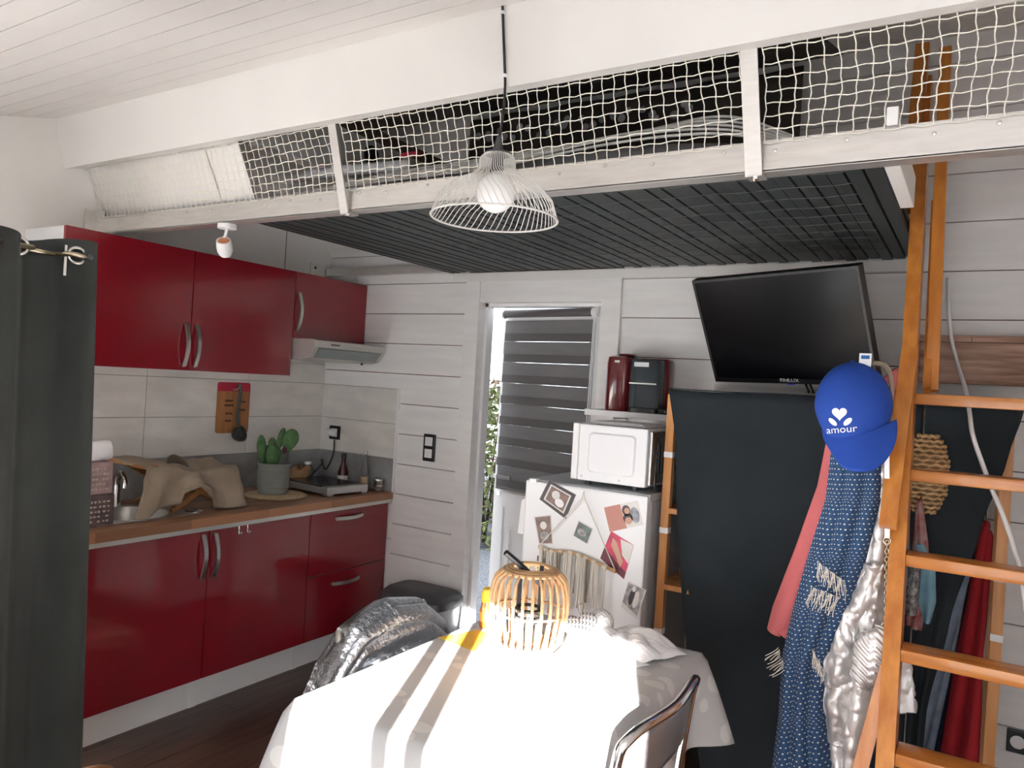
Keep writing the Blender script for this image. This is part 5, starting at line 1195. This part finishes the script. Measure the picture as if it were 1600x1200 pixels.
obj('label', MB().lathe((2.175, 2.09, TT+.022), [(.0225, 0), (.0225, .03)], 20, cap=False), mat('label_orange', (.75, .3, .05), .5), bo)
obj('cap', MB().lathe((2.175, 2.09, TT+.085), [(.020, 0), (.021, .02), (.016, .04), (.004, .048)], 18), 'yellow', bo, 'auto')
def sheet(name, label, cat, quad, mt, z=TT+.0012, th=.0012, grp=None):
    ps = [at(a, b_, Z=z) for a, b_ in quad]; return tag(obj(name, MB().ngonprism(ps, (0, 0, th)), mt), label, cat, grp)
sheet('yellow_paper', 'yellow sheet of paper at the far left of the table', 'paper', [(684, 996), (745, 985), (765, 990), (742, 1018)], 'yellow')
def crump(x0, x1, y0, y1, h, seed, ang):
    cx_, cy_ = (x0+x1)/2, (y0+y1)/2
    def fn(u, v):
        x_, y_ = (u-.5)*(x1-x0), (v-.5)*(y1-y0); ed = max(0, math.sin(PI*u)*math.sin(PI*v))**.5
        z_ = TT+.002+h*(.25+ed)*(.35+.65*abs(N3(u*2.3, v*2.3, seed)))*(1 if True else 0)+.006*abs(N3(u*6, v*6, seed))
        return (cx_+x_*math.cos(ang)-y_*math.sin(ang), cy_+x_*math.sin(ang)+y_*math.cos(ang), z_)
    return MB().grid(fn, 24, 18)
tag(obj('paper_bag', crump(2.52, 2.77, 2.15, 2.33, .085, 3, -.45), 'paper_white', None, False, .0015), 'crumpled white paper bag at the right end of the table', 'bag')
tag(obj('paper_sheet', crump(2.50, 2.72, 2.06, 2.18, .02, 5, -.5), 'paper_white', None, False, .0012), 'creased white paper sheet in front of the heart cushion', 'paper')
ph = [at(a, b_, Z=TT+.0012) for a, b_ in ((918, 1027), (972, 1037), (960, 1064), (908, 1052))]
pf_ = thing('photo_print', 'colour photo lying flat on the sunny table right of the lantern', 'photo', tuple(ph[0]))
obj('card', MB().ngonprism(ph, (0, 0, .001)), 'paper_white', pf_)
cen = sum(ph, Vector())/4
obj('picture', MB().ngonprism([cen+(p-cen)*.9+Vector((0, 0, .0011)) for p in ph], (0, 0, .0003)), mat('photo_tan', (.52, .36, .30), .45, var=.5, vscale=60), pf_)
# heart cushion
hcn = Vector((2.478, 2.175, TT+.048)); hco = thing('heart_cushion', 'small padded heart with grey chevron rows leaning behind the lantern', 'cushion', tuple(hcn-Vector((0, 0, .048))))
to = (CAM-hcn); to.z = 2.2; to.normalize(); hx = Vector((0, 0, 1)).cross(to).normalized(); hz = to.cross(hx)
hrot = .35
def heartf(u, v):
    t = 2*PI*u; k_ = v if v <= .5 else 1-v; k_ *= 2; sg = 1 if v <= .5 else -1
    a = 16*math.sin(t)**3/17; b_ = (13*math.cos(t)-5*math.cos(2*t)-2*math.cos(3*t)-math.cos(4*t))/17
    a, b_ = a*math.cos(hrot)-b_*math.sin(hrot), a*math.sin(hrot)+b_*math.cos(hrot)
    th_ = .028*math.sqrt(max(0, 1-k_**2.2))
    return hcn+hx*(a*.062*k_)+hz*(b_*.062*k_)+to*(sg*th_)
mb = MB().grid(heartf, 40, 20); ho = obj('padded_heart', mb, 'chevron_cloth', hco, True)
uv = ho.data.uv_layers.new(name='UVMap')
for lp_ in ho.data.loops:
    p = Vector(mb.v[lp_.vertex_index])-hcn; uv.data[lp_.index].uv = (p.dot(hx)+.5, p.dot(hz)+.5)
obj('loop', MB().tube(smoothpath([tuple(hcn+hz*.03), tuple(hcn+hz*.075+hx*.006), tuple(hcn+hz*.07-hx*.012), tuple(hcn+hz*.03)]), .0012, 5), 'yarn_dark', hco)
pm = thing('pompom', 'fluffy white pompom with a tassel beside the heart cushion', 'pompom', (2.505, 2.265, TT))
obj('ball', MB().ball((2.505, 2.265, TT+.045), .045, .045, .045, 20, 14), 'pompom', pm, True)
tag(obj('brown_clip', MB().ngonprism([at(936, 992, Z=TT+.002), at(950, 988, Z=TT+.002), at(960, 1003, Z=TT+.002), at(935, 1004, Z=TT+.002)], (0, 0, .022)), mat('brown_dark', (.05, .025, .02), .5)), 'dark brown fabric bow on the papers beside the pompom', 'bow')

# ================================================================== CHAIRS
chl = thing('folding_chair', 'dark metal folding chair under the grey quilted jacket', 'chair', (1.95, 1.87, 0), 'chairs at the table')
for y_ in (1.66, 2.06):
    obj('back_leg', MB().tube([(1.86, y_, 0), (1.965, y_, .47), (1.935, y_, .79)], .011, 8), 'steel', chl, True)
    obj('front_leg', MB().tube([(2.32, y_, 0), (2.02, y_, .45)], .011, 8), 'steel', chl, True)
obj('seat', MB().box(1.97, 2.30, 1.67, 2.05, .435, .458, .008), 'dark_grey_plastic', chl, 'auto')
obj('backrest', MB().box(1.930, 1.945, 1.67, 2.05, .60, .78, .005), 'dark_grey_plastic', chl, 'auto')
obj('top_bar', MB().tube([(1.935, 1.66, .79), (1.935, 2.06, .79)], .011, 8), 'steel', chl)
JT = [(0, 1.545, .60), (.18, 1.61, .72), (.34, 1.70, .80), (.55, 1.85, .828), (.74, 2.0, .805), (.88, 2.10, .745), (1, 2.16, .66)]
def jack(u, v):                                       # u along the chair back, v over the top from the room side to the far side
    _, = (0,); yz = prof(JT, u); y_, zt = yz
    a = PI*(v*1.0)
    if v < .4: k_ = v/.4; x_ = 1.985+.03*math.sin(PI*k_*.7); z_ = lerp(.42, zt-.035, k_)
    elif v < .6: k_ = (v-.4)/.2; x_ = 1.95+.055*math.cos(PI*k_); z_ = zt-.035+.035*math.sin(PI*k_)
    else: k_ = (v-.6)/.4; x_ = 1.895-.02*math.sin(PI*k_*.7); z_ = lerp(zt-.035, .45, k_)
    qs = abs(math.sin((v*13)*PI/1.0))**.5; sgn = 1 if v < .5 else -1
    puff = .013*(qs-.5)+.006*N3(u*9, v*14, 2)+.01*math.sin(u*9+v*5)
    x_ += sgn*puff if not .4 <= v <= .6 else 0; z_ += puff*(1 if .35 < v < .65 else .2)
    return (x_, y_+.012*N3(u*3, v*6, 4), z_)
qj = thing('quilted_jacket', 'metallic grey quilted jacket draped over the chair back', 'jacket', (1.95, 1.85, .42))
obj('shell', MB().grid(jack, 50, 78), 'puffer_grey', qj, True, .012)
obj('collar', MB().grid(lambda u, v: (1.99+.03*math.sin(PI*v)+.012*math.sin(u*12), lerp(1.74, 1.97, u), .635+.05*v+.03*math.sin(PI*u)+.008*math.sin(v*14)), 24, 14), 'puffer_grey', qj, True, .012)
chr_ = thing('folding_chair', 'grey metal folding chair at the right side of the table, sunlit on its back', 'chair', (2.95, 1.65, 0), 'chairs at the table')
mt_ = mat('chair_grey', (.30, .295, .30), .3, metal=.5)
def crest(u, v):                                     # curved moulded backrest
    y_ = lerp(1.43, 1.875, u); b_ = .03*math.sin(PI*u)
    return (2.925+b_+.015*v, y_, .72+.125*v-.012*abs(u-.5)*2+.006*math.sin(PI*u))
obj('backrest', MB().grid(crest, 20, 8), mt_, chr_, True, .014)
obj('back_tube', MB().tube(smoothpath([(2.89, 1.43, 0), (2.90, 1.43, .45), (2.93, 1.43, .78), (2.95, 1.46, .852), (2.975, 1.65, .858), (2.955, 1.85, .852), (2.935, 1.88, .78), (2.90, 1.88, .45), (2.89, 1.88, 0)], 6), .012, 8), 'chrome', chr_, True)
obj('seat', MB().box(2.58, 2.89, 1.455, 1.855, .43, .455, .008), mt_, chr_, 'auto')
for y_ in (1.45, 1.86): obj('front_leg', MB().tube([(2.60, y_, 0), (2.86, y_, .45)], .011, 8), 'chrome', chr_, True)
